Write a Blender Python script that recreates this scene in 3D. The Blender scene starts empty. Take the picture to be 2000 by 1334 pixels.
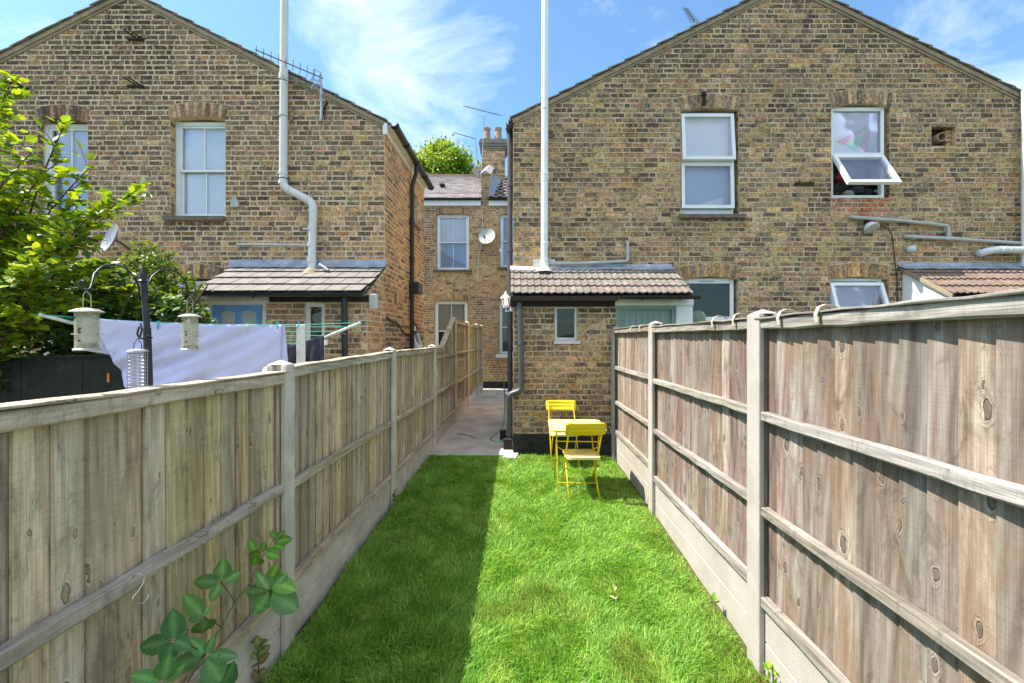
import bpy, math, random
import numpy as np
from mathutils import Vector, Matrix, noise as mnoise
R = math.radians
SC = bpy.context.scene
COL = SC.collection

# ------------------------------------------------------------------ camera, sky, sun, exposure
EYE = 1.65          # eye height above the alley paving
F = 870.0           # focal length in pixels of the 2000 px wide photograph
cam_d = bpy.data.cameras.new('camera')
cam_d.sensor_width = 36.0
cam_d.lens = 36.0 * F / 2000.0
cam_d.clip_start = 0.05
cam_d.clip_end = 2000
cam = bpy.data.objects.new('camera', cam_d)
COL.objects.link(cam)
cam.location = (0, 0, EYE)
cam.rotation_euler = (R(90), 0, 0)
SC.camera = cam

LIGHT = Vector((0.54, -0.024, -0.84)).normalized()      # the way the sunlight travels
sun_d = bpy.data.lights.new('sun', 'SUN')
sun_d.energy = 2.35
sun_d.angle = R(0.5)
sun_d.color = (1.0, 0.95, 0.86)
sun = bpy.data.objects.new('sun', sun_d)
COL.objects.link(sun)
sun.rotation_euler = LIGHT.to_track_quat('-Z', 'Y').to_euler()
sun.location = (-20, 0, 30)

SC.view_settings.view_transform = 'Standard'
SC.view_settings.look = 'None'
SC.view_settings.gamma = 1
SC.view_settings.use_curve_mapping = False
SC.view_settings.exposure = 2.18

world = bpy.data.worlds.new('World')
SC.world = world
world.use_nodes = True
wn = world.node_tree
wn.nodes.clear()
def WN(t, **kw):
    n = wn.nodes.new(t)
    for k, v in kw.items(): setattr(n, k, v)
    return n
w_out = WN('ShaderNodeOutputWorld'); w_bg = WN('ShaderNodeBackground')
sky = WN('ShaderNodeTexSky', sky_type='NISHITA')
sky.sun_disc = False
sky.sun_elevation = R(57.3)
sky.sun_rotation = R(-87.5)
sky.air_density = 1.0; sky.dust_density = 0.6; sky.ozone_density = 2.2
tc = WN('ShaderNodeTexCoord')
mp = WN('ShaderNodeMapping'); mp.inputs['Scale'].default_value = (1.0, 1.0, 1.9)
mp.inputs['Location'].default_value = (0.35, 0.0, 0.25)
mp.inputs['Rotation'].default_value = (0, R(28), 0)
n1 = WN('ShaderNodeTexNoise'); n1.inputs['Scale'].default_value = 3.1; n1.inputs['Detail'].default_value = 9
n1.inputs['Roughness'].default_value = 0.62; n1.inputs['Distortion'].default_value = 0.35
n2 = WN('ShaderNodeTexNoise'); n2.inputs['Scale'].default_value = 1.1; n2.inputs['Detail'].default_value = 2
rp = WN('ShaderNodeMapRange'); rp.inputs['From Min'].default_value = 0.605; rp.inputs['From Max'].default_value = 0.86
rp.inputs['To Max'].default_value = 0.62
ad = WN('ShaderNodeMath', operation='MULTIPLY_ADD'); ad.inputs[1].default_value = 0.5
L = wn.links.new
L(tc.outputs['Generated'], mp.inputs['Vector']); L(mp.outputs[0], n1.inputs['Vector']); L(mp.outputs[0], n2.inputs['Vector'])
L(n2.outputs['Fac'], ad.inputs[0]); sb = WN('ShaderNodeMath', operation='MULTIPLY'); sb.inputs[1].default_value = 0.68
L(n1.outputs['Fac'], sb.inputs[0]); L(sb.outputs[0], ad.inputs[2])
CL = ad.outputs[0]
# three cloud banks in view, a gap, then three unseen banks added as fill light
for d, w, s in (((-0.34, 0.87, 0.64), 0.99, 0.025), ((1.02, 0.87, 0.60), 0.985, 0.17), ((-0.9, 0.87, 0.75), 0.985, 0.05),
                ((0.0, 0.9, 0.62), 0.985, -0.05), ((0.5, -0.7, 1.1), 0.88, 0.26), ((-0.8, -0.7, 1.1), 0.88, 0.26), ((-0.05, -0.35, 0.9), 0.88, 0.2)):
    dv = Vector(d).normalized()
    dp = WN('ShaderNodeVectorMath', operation='DOT_PRODUCT'); dp.inputs[1].default_value = dv
    L(tc.outputs['Generated'], dp.inputs[0])
    mr = WN('ShaderNodeMapRange', interpolation_type='SMOOTHSTEP')
    mr.inputs['From Min'].default_value = 1 - (1 - w) * 2.2; mr.inputs['From Max'].default_value = 1.0
    mr.inputs['To Max'].default_value = s
    L(dp.outputs['Value'], mr.inputs['Value'])
    a2 = WN('ShaderNodeMath', operation='ADD'); L(CL, a2.inputs[0]); L(mr.outputs[0], a2.inputs[1]); CL = a2.outputs[0]
L(CL, rp.inputs['Value'])
mx = WN('ShaderNodeMix', data_type='RGBA')
tn = WN('ShaderNodeMix', data_type='RGBA', blend_type='MULTIPLY'); tn.inputs['Factor'].default_value = 1.0
tn.inputs['B'].default_value = (0.40, 0.51, 0.53, 1); L(sky.outputs[0], tn.inputs['A'])
L(rp.outputs[0], mx.inputs['Factor']); L(tn.outputs['Result'], mx.inputs['A'])
mx.inputs['B'].default_value = (3.9, 3.95, 4.15, 1)
L(mx.outputs['Result'], w_bg.inputs['Color'])
w_bg.inputs['Strength'].default_value = 0.12
L(w_bg.outputs[0], w_out.inputs['Surface'])
SC.cycles.max_bounces = 8
SC.cycles.diffuse_bounces = 4
SC.cycles.transparent_max_bounces = 12
SC.cycles.sample_clamp_indirect = 6

# ------------------------------------------------------------------ helpers
ORG = {}
def PX(px, Y): return (px - 1000.0) * Y / F
def PZ(py, Y): return EYE - (py - 667.0) * Y / F
def P(px, py, Y): return Vector((PX(px, Y), Y, PZ(py, Y)))

def tag(o, label=None, cat=None, group=None, kind=None):
    if label: o['label'] = label
    if cat: o['category'] = cat
    if group: o['group'] = group
    if kind: o['kind'] = kind
    return o
def thing(name, label, cat, loc=(0, 0, 0), group=None):
    o = bpy.data.objects.new(name, None)
    COL.objects.link(o); o.location = loc
    o.empty_display_size = 0.1
    ORG[o.name] = Vector(loc)
    return tag(o, label, cat, group)

class MB:
    def __init__(s): s.v = []; s.f = []; s.c = []
    def add(s, vs, fs, col=None):
        b = len(s.v); s.v += [tuple(v) for v in vs]; s.f += [tuple(i + b for i in f) for f in fs]
        if col is not None: s.c += [col] * len(vs)
        return s
    def hexa(s, p, col=None):      # 8 corners: bottom 4 then top 4
        return s.add(p, [(3, 2, 1, 0), (4, 5, 6, 7), (0, 1, 5, 4), (1, 2, 6, 5), (2, 3, 7, 6), (3, 0, 4, 7)], col)
    def box(s, x0, x1, y0, y1, z0, z1, col=None):
        return s.hexa([(x0, y0, z0), (x1, y0, z0), (x1, y1, z0), (x0, y1, z0), (x0, y0, z1), (x1, y0, z1), (x1, y1, z1), (x0, y1, z1)], col)
    def obox(s, m, sx, sy, sz, col=None):   # box centred on a matrix
        h = [(-1, -1, -1), (1, -1, -1), (1, 1, -1), (-1, 1, -1), (-1, -1, 1), (1, -1, 1), (1, 1, 1), (-1, 1, 1)]
        return s.hexa([m @ Vector((a * sx / 2, b * sy / 2, c * sz / 2)) for a, b, c in h], col)
    def tube(s, pts, r, n=8, cap=True, col=None):
        pts = [Vector(p) for p in pts]; rs = r if isinstance(r, (list, tuple)) else [r] * len(pts)
        vs = []; fs = []; up = None
        for i, p in enumerate(pts):
            a = pts[max(i - 1, 0)]; b = pts[min(i + 1, len(pts) - 1)]
            t = (b - a).normalized()
            if up is None:
                up = t.cross(Vector((0, 0, 1)))
                if up.length < 0.05: up = t.cross(Vector((1, 0, 0)))
                up.normalize()
            up = (up - t * up.dot(t)).normalized(); w = t.cross(up)
            for k in range(n):
                an = 2 * math.pi * k / n
                vs.append(p + (up * math.cos(an) + w * math.sin(an)) * rs[i])
        for i in range(len(pts) - 1):
            for k in range(n):
                k2 = (k + 1) % n
                fs.append((i * n + k, i * n + k2, (i + 1) * n + k2, (i + 1) * n + k))
        if cap: fs.append(tuple(range(n))[::-1]); fs.append(tuple((len(pts) - 1) * n + k for k in range(n)))
        return s.add(vs, fs, col)
    def lathe(s, c, prof, n=16, axis=Vector((0, 0, 1)), col=None):   # prof = [(r, h)]
        axis = Vector(axis).normalized(); q = Vector((0, 0, 1)).rotation_difference(axis); c = Vector(c)
        vs = []; fs = []
        for r, h in prof:
            for k in range(n):
                an = 2 * math.pi * k / n
                vs.append(c + q @ Vector((r * math.cos(an), r * math.sin(an), h)))
        for i in range(len(prof) - 1):
            for k in range(n):
                k2 = (k + 1) % n; fs.append((i * n + k, i * n + k2, (i + 1) * n + k2, (i + 1) * n + k))
        fs.append(tuple(range(n))[::-1]); fs.append(tuple((len(prof) - 1) * n + k for k in range(n)))
        return s.add(vs, fs, col)
    def prism(s, poly, d, col=None):   # planar polygon pushed along vector d
        n = len(poly); d = Vector(d); a = [Vector(p) for p in poly]
        return s.add(a + [p + d for p in a], [tuple(range(n))[::-1], tuple(range(n, 2 * n))] +
                     [(i, (i + 1) % n, (i + 1) % n + n, i + n) for i in range(n)], col)
    def build(s, name, mat, parent=None, smooth=False, kind=None, bevel=0, label=None, cat=None, group=None):
        me = bpy.data.meshes.new(name)
        o = bpy.data.objects.new(name, me); COL.objects.link(o)
        org = Vector((0, 0, 0))
        if parent is not None: o.parent = parent; org = ORG[parent.name]
        ORG[o.name] = org
        me.from_pydata([(v[0] - org.x, v[1] - org.y, v[2] - org.z) for v in s.v], [], s.f)
        me.materials.append(mat)
        if s.c:
            ca = me.attributes.new('col', 'FLOAT_COLOR', 'POINT')
            ca.data.foreach_set('color', np.array([tuple(c[:3]) + (1,) for c in s.c], dtype=np.float32).ravel())
        me.update()
        if smooth:
            me.polygons.foreach_set('use_smooth', [True] * len(me.polygons))
            if smooth != 'all':
                m = o.modifiers.new('e', 'EDGE_SPLIT'); m.split_angle = R(40)
        if bevel:
            b = o.modifiers.new('b', 'BEVEL'); b.width = bevel; b.segments = 2; b.limit_method = 'ANGLE'
        tag(o, label, cat, group, kind)
        return o
def rng(seed): return random.Random(seed)

def numpy_mesh(name, V, faces_len, loops, mat, col=None, kind=None, parent=None, smooth=False):
    me = bpy.data.meshes.new(name)
    me.vertices.add(len(V)); me.vertices.foreach_set('co', V.astype(np.float32).ravel())
    me.loops.add(len(loops)); me.loops.foreach_set('vertex_index', loops.astype(np.int32))
    me.polygons.add(len(faces_len))
    st = np.concatenate(([0], np.cumsum(faces_len)[:-1])).astype(np.int32)
    me.polygons.foreach_set('loop_start', st)
    if smooth: me.polygons.foreach_set('use_smooth', np.ones(len(faces_len), dtype=bool))
    me.update(calc_edges=True)
    if col is not None:
        ca = me.attributes.new('col', 'FLOAT_COLOR', 'POINT'); ca.data.foreach_set('color', col.astype(np.float32).ravel())
    me.materials.append(mat)
    o = bpy.data.objects.new(name, me); COL.objects.link(o)
    if parent is not None: o.parent = parent; o.location = -ORG[parent.name]
    ORG[o.name] = Vector((0, 0, 0))
    tag(o, kind=kind)
    return o

# ------------------------------------------------------------------ materials
class G:
    def __init__(s, name):
        s.m = bpy.data.materials.new(name); s.m.use_nodes = True; s.t = s.m.node_tree
        s.b = s.t.nodes['Principled BSDF']; s.out = s.t.nodes['Material Output']
    def n(s, t, **kw):
        x = s.t.nodes.new(t)
        for k, v in kw.items():
            if k in ('ins',):
                for a, b in v.items():
                    if hasattr(b, 'is_output') or isinstance(b, bpy.types.NodeSocket): s.t.links.new(b, x.inputs[a])
                    else: x.inputs[a].default_value = b
            else: setattr(x, k, v)
        return x
    def l(s, a, b): s.t.links.new(a, b)
    def coord(s, scale=(1, 1, 1), world=False, rand=False):
        if world: c = s.n('ShaderNodeNewGeometry').outputs['Position']
        else: c = s.n('ShaderNodeTexCoord').outputs['Object']
        m = s.n('ShaderNodeMapping', ins={'Vector': c, 'Scale': scale}).outputs[0]
        if rand:
            oi = s.n('ShaderNodeObjectInfo').outputs['Random']
            k = s.n('ShaderNodeMath', operation='MULTIPLY', ins={0: oi, 1: 53.0}).outputs[0]
            m = s.n('ShaderNodeVectorMath', operation='ADD', ins={0: m, 1: k}).outputs[0]
        return m
    def noise(s, v, scale, detail=4, rough=0.55, dist=0.0):
        return s.n('ShaderNodeTexNoise', ins={'Vector': v, 'Scale': scale, 'Detail': detail, 'Roughness': rough, 'Distortion': dist}).outputs['Fac']
    def ramp(s, f, stops):
        r = s.n('ShaderNodeValToRGB', ins={0: f}); e = r.color_ramp.elements
        while len(e) < len(stops): e.new(0.5)
        for i, (p, c) in enumerate(stops): e[i].position = p; e[i].color = tuple(c[:3]) + (1,) if isinstance(c, (tuple, list)) else (c, c, c, 1)
        return r.outputs[0]
    def mr(s, f, a, b, c=0.0, d=1.0):
        return s.n('ShaderNodeMapRange', ins={'Value': f, 'From Min': a, 'From Max': b, 'To Min': c, 'To Max': d}).outputs[0]
    def mix(s, f, a, b, mode='MIX'):
        x = s.n('ShaderNodeMix', data_type='RGBA', blend_type=mode)
        for k, v in (('Factor', f), ('A', a), ('B', b)):
            if isinstance(v, bpy.types.NodeSocket): s.l(v, x.inputs[k])
            elif k == 'Factor': x.inputs[k].default_value = v
            else: x.inputs[k].default_value = tuple(v[:3]) + (1,) if isinstance(v, (tuple, list)) else (v, v, v, 1)
        return x.outputs['Result']
    def math(s, op, a, b=0.0):
        return s.n('ShaderNodeMath', operation=op, ins={0: a, 1: b}).outputs[0]
    def bump(s, h, strength=0.5, dist=0.01):
        s.l(s.n('ShaderNodeBump', ins={'Height': h, 'Strength': strength, 'Distance': dist}).outputs[0], s.b.inputs['Normal'])
    def fin(s, col=None, rough=None, spec=None, metal=None):
        for k, v in (('Base Color', col), ('Roughness', rough), ('Specular IOR Level', spec), ('Metallic', metal)):
            if v is None: continue
            if isinstance(v, bpy.types.NodeSocket): s.l(v, s.b.inputs[k])
            else: s.b.inputs[k].default_value = tuple(v[:3]) + (1,) if isinstance(v, (tuple, list)) else v
        return s.m

def m_plain(name, c, rough=0.5, var=0.15, scale=6, bump=0.1, spec=0.4, metal=0, fine=60, dirt=None):
    g = G(name); v = g.coord(world=True)
    a = g.noise(v, scale, 5); b = g.noise(v, fine, 3)
    lo = tuple(x * (1 - var) for x in c); hi = tuple(min(1, x * (1 + var)) for x in c)
    col = g.ramp(a, [(0.3, lo), (0.7, hi)])
    if dirt: col = g.mix(g.mr(g.noise(v, scale * 0.8, 6, 0.7), 0.52, 0.75, 0, dirt[1]), col, dirt[0])
    if bump: g.bump(g.math('ADD', b, g.math('MULTIPLY', a, 0.6)), bump, 0.004)
    return g.fin(col, g.mr(b, 0.3, 0.7, max(rough - 0.08, 0.05), min(rough + 0.08, 1)), spec, metal)

def m_brick(name, attr):
    g = G(name); v = g.coord(world=True)
    if attr: c = g.n('ShaderNodeAttribute', attribute_name='col').outputs['Color']
    else: c = g.n('ShaderNodeObjectInfo').outputs['Color']
    a = g.noise(v, 26, 5, 0.65, 0.4); b = g.noise(v, 120, 4, 0.6); d = g.noise(v, 9, 4, 0.6)
    c = g.mix(1.0, c, g.ramp(a, [(0.30, 0.40), (0.5, 1.0), (0.66, 1.65)]), 'MULTIPLY')
    c = g.mix(1.0, c, g.ramp(g.noise(v, 0.9, 4, 0.6), [(0.35, (0.72, 0.70, 0.68)), (0.62, (1.18, 1.14, 1.06))]), 'MULTIPLY')
    c = g.mix(g.mr(d, 0.55, 0.66, 0, 0.6), c, (0.070, 0.060, 0.052))           # soot
    c = g.mix(g.mr(g.noise(v, 19, 5, 0.75), 0.54, 0.64, 0, 0.65), c, (0.60, 0.46, 0.29))  # mortar smears
    c = g.mix(1.0, c, g.ramp(b, [(0.3, 0.72), (0.7, 1.25)]), 'MULTIPLY')
    g.bump(g.math('ADD', b, a), 0.7, 0.008)
    return g.fin(c, 0.92, 0.15)

def m_mortar(name, c1, c2):
    g = G(name); v = g.coord(world=True)
    a = g.noise(v, 3.2, 6, 0.6); b = g.noise(v, 70, 4)
    c = g.mix(1.0, g.ramp(a, [(0.35, c1), (0.65, c2)]), g.ramp(b, [(0.3, 0.65), (0.7, 1.15)]), 'MULTIPLY')
    c = g.mix(g.mr(g.noise(v, 11, 5, 0.75), 0.50, 0.64, 0, 0.75), c, (0.12, 0.095, 0.070))
    g.bump(b, 0.5, 0.004)
    return g.fin(c, 0.95, 0.1)

def m_wood(name, stops, knots=0.8, green=None, scale=1.0, axis='z', tint=0.3):
    g = G(name)
    ax = lambda p, q: {'z': (p, p, q), 'y': (p, q, p), 'x': (q, p, p)}[axis]
    v = g.coord(ax(9, 0.75), rand=True)
    sp = g.n('ShaderNodeSeparateXYZ', ins={0: g.coord((0, 7.5, 3.4) if axis == 'z' else (0, 3.4, 7.5), rand=True)})
    wob = g.math('MULTIPLY', g.noise(g.coord((30, 30, 20)), 1.0, 3), 0.22)
    kv = g.n('ShaderNodeCombineXYZ', ins={0: g.math('ADD', sp.outputs[1], wob), 1: g.math('SUBTRACT', sp.outputs[2], wob)}).outputs[0]
    vo = g.n('ShaderNodeTexVoronoi', voronoi_dimensions='2D', ins={'Vector': kv, 'Scale': 1.0, 'Randomness': 1.0})
    kd = vo.outputs['Distance']
    sel = g.n('ShaderNodeSeparateColor', ins={0: vo.outputs['Color']})
    has = g.math('GREATER_THAN', sel.outputs[0], 0.38)
    rad = g.mr(g.math('POWER', sel.outputs[1], 1.5), 0, 1, 0.035, 0.125)
    kn = g.math('DIVIDE', kd, rad)                       # 1 at the rim of the knot
    near = g.math('MULTIPLY', g.mr(kn, 1.0, 2.2, 1, 0), has)
    # the grain bends round the knots
    bend = g.n('ShaderNodeVectorMath', operation='ADD', ins={0: v, 1: g.math('MULTIPLY', near, 0.22)}).outputs[0]
    a = g.noise(bend, 1.3 * scale, 5, 0.6, 0.8)
    fib = g.noise(g.coord(ax(150, 2.2), rand=True), 1.0, 3, 0.6)
    streak = g.noise(g.coord(ax(75, 0.8), rand=True), 1.0, 4, 0.7, 0.3)
    ring = g.n('ShaderNodeTexWave', wave_type='BANDS', bands_direction='DIAGONAL',
               ins={'Vector': bend, 'Scale': 1.7, 'Distortion': 6.0, 'Detail': 2.0, 'Detail Scale': 0.35}).outputs['Fac']
    f = g.math('ADD', g.math('MULTIPLY', a, 0.70), g.math('MULTIPLY', ring, 0.07))
    f = g.math('ADD', f, g.math('MULTIPLY', streak, 0.14)); f = g.math('ADD', f, g.math('MULTIPLY', fib, 0.12))
    c = g.ramp(f, stops)
    oi = g.n('ShaderNodeObjectInfo').outputs['Random']
    c = g.n('ShaderNodeHueSaturation', ins={'Hue': g.mr(oi, 0, 1, 0.485, 0.512), 'Saturation': g.mr(g.math('FRACT', g.math('MULTIPLY', oi, 7.3)), 0, 1, 0.75, 1.2),
           'Value': g.mr(g.math('FRACT', g.math('MULTIPLY', oi, 3.7)), 0, 1, 1 - tint, 1 + tint), 'Color': c}).outputs[0]
    st = g.noise(g.coord(ax(5, 1.3), world=True), 1.0, 6, 0.75, 0.6)
    if green: c = g.mix(g.mr(st, 0.46, 0.58, 0, green[1]), c, green[0])
    c = g.mix(1.0, c, g.ramp(g.noise(g.coord(ax(230, 3.0), rand=True), 1.0, 3, 0.65), [(0.36, 0.78), (0.56, 1.04)]), 'MULTIPLY')
    scr = g.noise(g.coord(ax(6, 190)), 1.0, 2, 0.6, 0.3)
    c = g.mix(1.0, c, g.ramp(scr, [(0.36, 0.92), (0.56, 1.03)]), 'MULTIPLY')
    dt = g.noise(g.coord((9, 9, 4), world=True), 1.0, 6, 0.78, 0.8)
    c = g.mix(g.mr(dt, 0.53, 0.66, 0, 0.6), c, tuple(x * 0.8 for x in stops[0][1]))
    if knots:
        halo = g.math('MULTIPLY', g.mr(kn, 1.0, 1.7, knots * 0.35, 0), has)
        c = g.mix(halo, c, tuple(min(1, x * 1.15) for x in stops[-1][1]))
        core = g.math('MULTIPLY', g.mr(kn, 0.75, 1.0, knots, 0), has)
        kc = g.ramp(g.noise(g.coord((60, 60, 40)), 1.0, 3), [(0.2, tuple(x * 0.35 for x in stops[0][1])), (0.8, stops[1][1])])
        c = g.mix(core, c, kc)
        rim = g.math('MULTIPLY', g.math('MULTIPLY', g.mr(kn, 0.80, 0.95, 0, 1), g.mr(kn, 1.0, 1.15, 1, 0)), has)
        c = g.mix(g.math('MULTIPLY', rim, 0.85), c, tuple(x * 0.3 for x in stops[0][1]))
        h = g.math('SUBTRACT', g.math('ADD', fib, g.math('MULTIPLY', ring, 0.5)), g.math('MULTIPLY', rim, 0.8))
    else: h = g.math('ADD', fib, g.math('MULTIPLY', ring, 0.5))
    g.bump(h, 0.6, 0.004)
    return g.fin(c, 0.85, 0.2)

def m_glass(name, refl=0.12, tint=(0.86, 0.9, 0.92)):
    g = G(name)
    fr = g.n('ShaderNodeFresnel', ins={'IOR': 1.5}).outputs[0]
    fac = g.math('MINIMUM', g.math('ADD', g.math('MULTIPLY', fr, 0.9), refl), 1.0)
    gl = g.n('ShaderNodeBsdfGlossy', ins={'Roughness': 0.03, 'Color': (0.95, 0.97, 1, 1)})
    v = g.coord(world=True)
    bp = g.n('ShaderNodeBump', ins={'Height': g.noise(v, 2.5, 1), 'Strength': 0.06, 'Distance': 0.05}); g.l(bp.outputs[0], gl.inputs['Normal'])
    tr = g.n('ShaderNodeBsdfTransparent', ins={'Color': tuple(tint) + (1,)})
    ms = g.n('ShaderNodeMixShader', ins={0: fac, 1: tr.outputs[0], 2: gl.outputs[0]})
    g.l(ms.outputs[0], g.out.inputs['Surface'])
    return g.m

def m_leaf(name, attr=True, c=(0.06, 0.14, 0.02), trans=0.35, rough=0.45, bump=True, world=True):
    g = G(name)
    if attr: col = g.n('ShaderNodeAttribute', attribute_name='col').outputs['Color']
    else:
        v = g.coord(world=True)
        col = g.ramp(g.noise(v, 14, 4), [(0.3, tuple(x * 0.7 for x in c)), (0.7, tuple(x * 1.3 for x in c))])
    g.fin(col, rough, 0.35)
    t = g.n('ShaderNodeBsdfTranslucent')
    tcx = g.mix(1.0, col, (1.5, 1.35, 0.5), 'MULTIPLY'); g.l(tcx, t.inputs['Color'])
    ms = g.n('ShaderNodeMixShader', ins={0: trans, 1: g.b.outputs[0], 2: t.outputs[0]})
    g.l(ms.outputs[0], g.out.inputs['Surface'])
    return g.m

M = {}
M['brick_o'] = m_brick('stock_brick', False); M['brick_a'] = m_brick('stock_brick_wall', True)
M['mortar'] = m_mortar('lime_mortar', (0.46, 0.345, 0.21), (0.68, 0.54, 0.36))
M['mortar_l'] = m_mortar('cream_mortar', (0.58, 0.435, 0.265), (0.76, 0.61, 0.41))
M['woodL'] = m_wood('weathered_board_green', [(0.32, (0.20, 0.145, 0.088)), (0.43, (0.48, 0.375, 0.235)), (0.55, (0.66, 0.54, 0.36)), (0.68, (0.78, 0.68, 0.49))],
                    0.8, ((0.36, 0.31, 0.19), 0.42))
M['woodLr'] = m_wood('weathered_rail_green', [(0.32, (0.22, 0.18, 0.13)), (0.5, (0.48, 0.41, 0.31)), (0.68, (0.66, 0.585, 0.47))], 0.4, ((0.22, 0.22, 0.12), 0.35), axis='y', tint=0.1)
M['woodR'] = m_wood('weathered_board_grey', [(0.30, (0.085, 0.058, 0.045)), (0.42, (0.175, 0.130, 0.103)), (0.54, (0.275, 0.225, 0.183)), (0.68, (0.40, 0.36, 0.31))],
                    0.8, ((0.20, 0.125, 0.078), 0.62))
M['woodRr'] = m_wood('weathered_rail_grey', [(0.32, (0.15, 0.125, 0.10)), (0.5, (0.30, 0.265, 0.225)), (0.68, (0.43, 0.40, 0.355))], 0.5, None, axis='y', tint=0.08)
M['conc'] = m_plain('concrete_post', (0.58, 0.53, 0.46), 0.9, 0.16, 5, 0.9, 0.2, fine=140, dirt=((0.34, 0.30, 0.22), 0.55))
M['conc_r'] = m_plain('clean_concrete', (0.42, 0.38, 0.34), 0.9, 0.10, 4, 0.7, 0.2, fine=120, dirt=((0.27, 0.235, 0.19), 0.5))
M['path'] = m_plain('path_concrete', (0.50, 0.46, 0.40), 0.9, 0.22, 2.2, 0.4, 0.2, dirt=((0.27, 0.24, 0.20), 0.6))
M['soil'] = m_plain('lawn_soil', (0.075, 0.095, 0.028), 1.0, 0.4, 9, 0.8, 0.1)
M['ground'] = m_plain('garden_ground', (0.10, 0.11, 0.05), 1.0, 0.4, 1.5, 0.6, 0.1)
M['white'] = m_plain('white_paint', (0.74, 0.75, 0.76), 0.35, 0.05, 4, 0.05, 0.5)
M['white_old'] = m_plain('old_white_paint', (0.62, 0.60, 0.56), 0.6, 0.12, 7, 0.3, 0.3, dirt=((0.32, 0.29, 0.23), 0.5))
M['render'] = m_plain('white_masonry', (0.78, 0.78, 0.76), 0.8, 0.04, 5, 0.5, 0.2, fine=40)
M['pvc'] = m_plain('grey_white_plastic', (0.60, 0.60, 0.60), 0.42, 0.06, 5, 0.05, 0.4, dirt=((0.36, 0.35, 0.32), 0.4))
M['pvc_g'] = m_plain('grey_plastic', (0.42, 0.43, 0.41), 0.5, 0.1, 5, 0.05, 0.4, dirt=((0.22, 0.21, 0.19), 0.4))
M['black'] = m_plain('black_plastic', (0.018, 0.018, 0.020), 0.4, 0.2, 8, 0.05, 0.45)
M['blackp'] = m_plain('black_masonry_paint', (0.022, 0.021, 0.022), 0.75, 0.3, 6, 0.5, 0.3, dirt=((0.10, 0.09, 0.075), 0.45))
M['lead'] = m_plain('lead_flashing', (0.30, 0.33, 0.39), 0.55, 0.3, 7, 0.3, 0.5, metal=0.25, dirt=((0.55, 0.56, 0.58), 0.5))
M['sill'] = m_plain('stone_sill', (0.15, 0.125, 0.10), 0.9, 0.3, 8, 0.5, 0.2)
M['cement'] = m_plain('cement_fillet', (0.30, 0.240, 0.172), 0.95, 0.22, 8, 0.6, 0.15, dirt=((0.13, 0.11, 0.09), 0.6))
M['tile'] = m_plain('concrete_tile', (0.175, 0.145, 0.122), 0.9, 0.25, 9, 0.7, 0.2, fine=110, dirt=((0.42, 0.39, 0.35), 0.6))
M['slate'] = m_plain('slate_tile', (0.195, 0.172, 0.155), 0.75, 0.22, 7, 0.5, 0.3, dirt=((0.34, 0.32, 0.29), 0.6))
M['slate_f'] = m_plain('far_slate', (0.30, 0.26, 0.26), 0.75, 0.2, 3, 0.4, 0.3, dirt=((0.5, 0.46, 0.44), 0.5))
M['yellow'] = m_plain('yellow_enamel', (0.80, 0.58, 0.012), 0.38, 0.03, 6, 0.03, 0.4)
M['yellow_sheen'] = m_plain('sun_sheen_yellow', (0.86, 0.72, 0.30), 0.25, 0.03, 6, 0.02, 0.5)  # the yellow enamel paled, so the sun's gloss is in the colour
M['green_door'] = m_plain('sage_paint', (0.235, 0.32, 0.27), 0.5, 0.06, 5, 0.1, 0.3)
M['blue_door'] = m_plain('blue_paint', (0.17, 0.33, 0.60), 0.5, 0.12, 8, 0.1, 0.3)
M['glass'] = m_glass('window_glass', 0.0, (0.95, 0.96, 0.97)); M['glass_d'] = m_glass('dull_glass', 0.0, (0.6, 0.62, 0.62)); M['tube_plain'] = m_glass('clear_tube', 0.02, (0.93, 0.93, 0.88))
M['blind'] = m_plain('pale_blind', (0.88, 0.89, 0.95), 0.8, 0.05, 1.5, 0, 0.1)
M['blindb'] = m_plain('blue_blind', (0.46, 0.55, 0.72), 0.8, 0.08, 1.5, 0, 0.1)
M['blindc'] = m_plain('cream_blind', (0.45, 0.43, 0.36), 0.8, 0.05, 1.5, 0, 0.1)
M['room'] = m_plain('room_dark', (0.05, 0.05, 0.055), 0.9, 0.2, 2, 0, 0.1)
M['iron'] = m_plain('rusty_iron', (0.045, 0.030, 0.024), 0.8, 0.4, 20, 0.5, 0.3, metal=0.3)
M['metal'] = m_plain('dull_aluminium', (0.34, 0.34, 0.35), 0.45, 0.2, 12, 0.05, 0.5, metal=0.7)
M['alu_dark'] = m_plain('grey_aerial', (0.10, 0.10, 0.11), 0.5, 0.2, 12, 0.05, 0.5, metal=0.4)
M['dish'] = m_plain('dish_grey', (0.27, 0.28, 0.31), 0.5, 0.1, 8, 0.05, 0.4)
M['terra'] = m_plain('terracotta', (0.33, 0.235, 0.19), 0.8, 0.15, 6, 0.3, 0.2)
M['hose'] = m_plain('hose_green', (0.03, 0.16, 0.13), 0.5, 0.1, 8, 0, 0.4)
M['line'] = m_plain('line_green', (0.03, 0.42, 0.30), 0.5, 0.1, 8, 0, 0.4)
M['peg_b'] = m_plain('peg_blue', (0.03, 0.35, 0.50), 0.5, 0.1, 8, 0, 0.4); M['peg_g'] = m_plain('peg_green', (0.25, 0.55, 0.25), 0.5, 0.1, 8, 0, 0.4)
M['towel'] = m_plain('lilac_towelling', (0.50, 0.50, 0.70), 0.95, 0.05, 5, 0.7, 0.05, fine=220)
M['cloth_d'] = m_plain('dark_cloth', (0.035, 0.036, 0.055), 0.9, 0.25, 8, 0.4, 0.1)
M['bark'] = m_plain('twig_bark', (0.085, 0.060, 0.040), 0.9, 0.3, 20, 0.5, 0.1)
M['stem'] = m_plain('bramble_stem', (0.11, 0.12, 0.04), 0.7, 0.3, 20, 0.2, 0.2)
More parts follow.
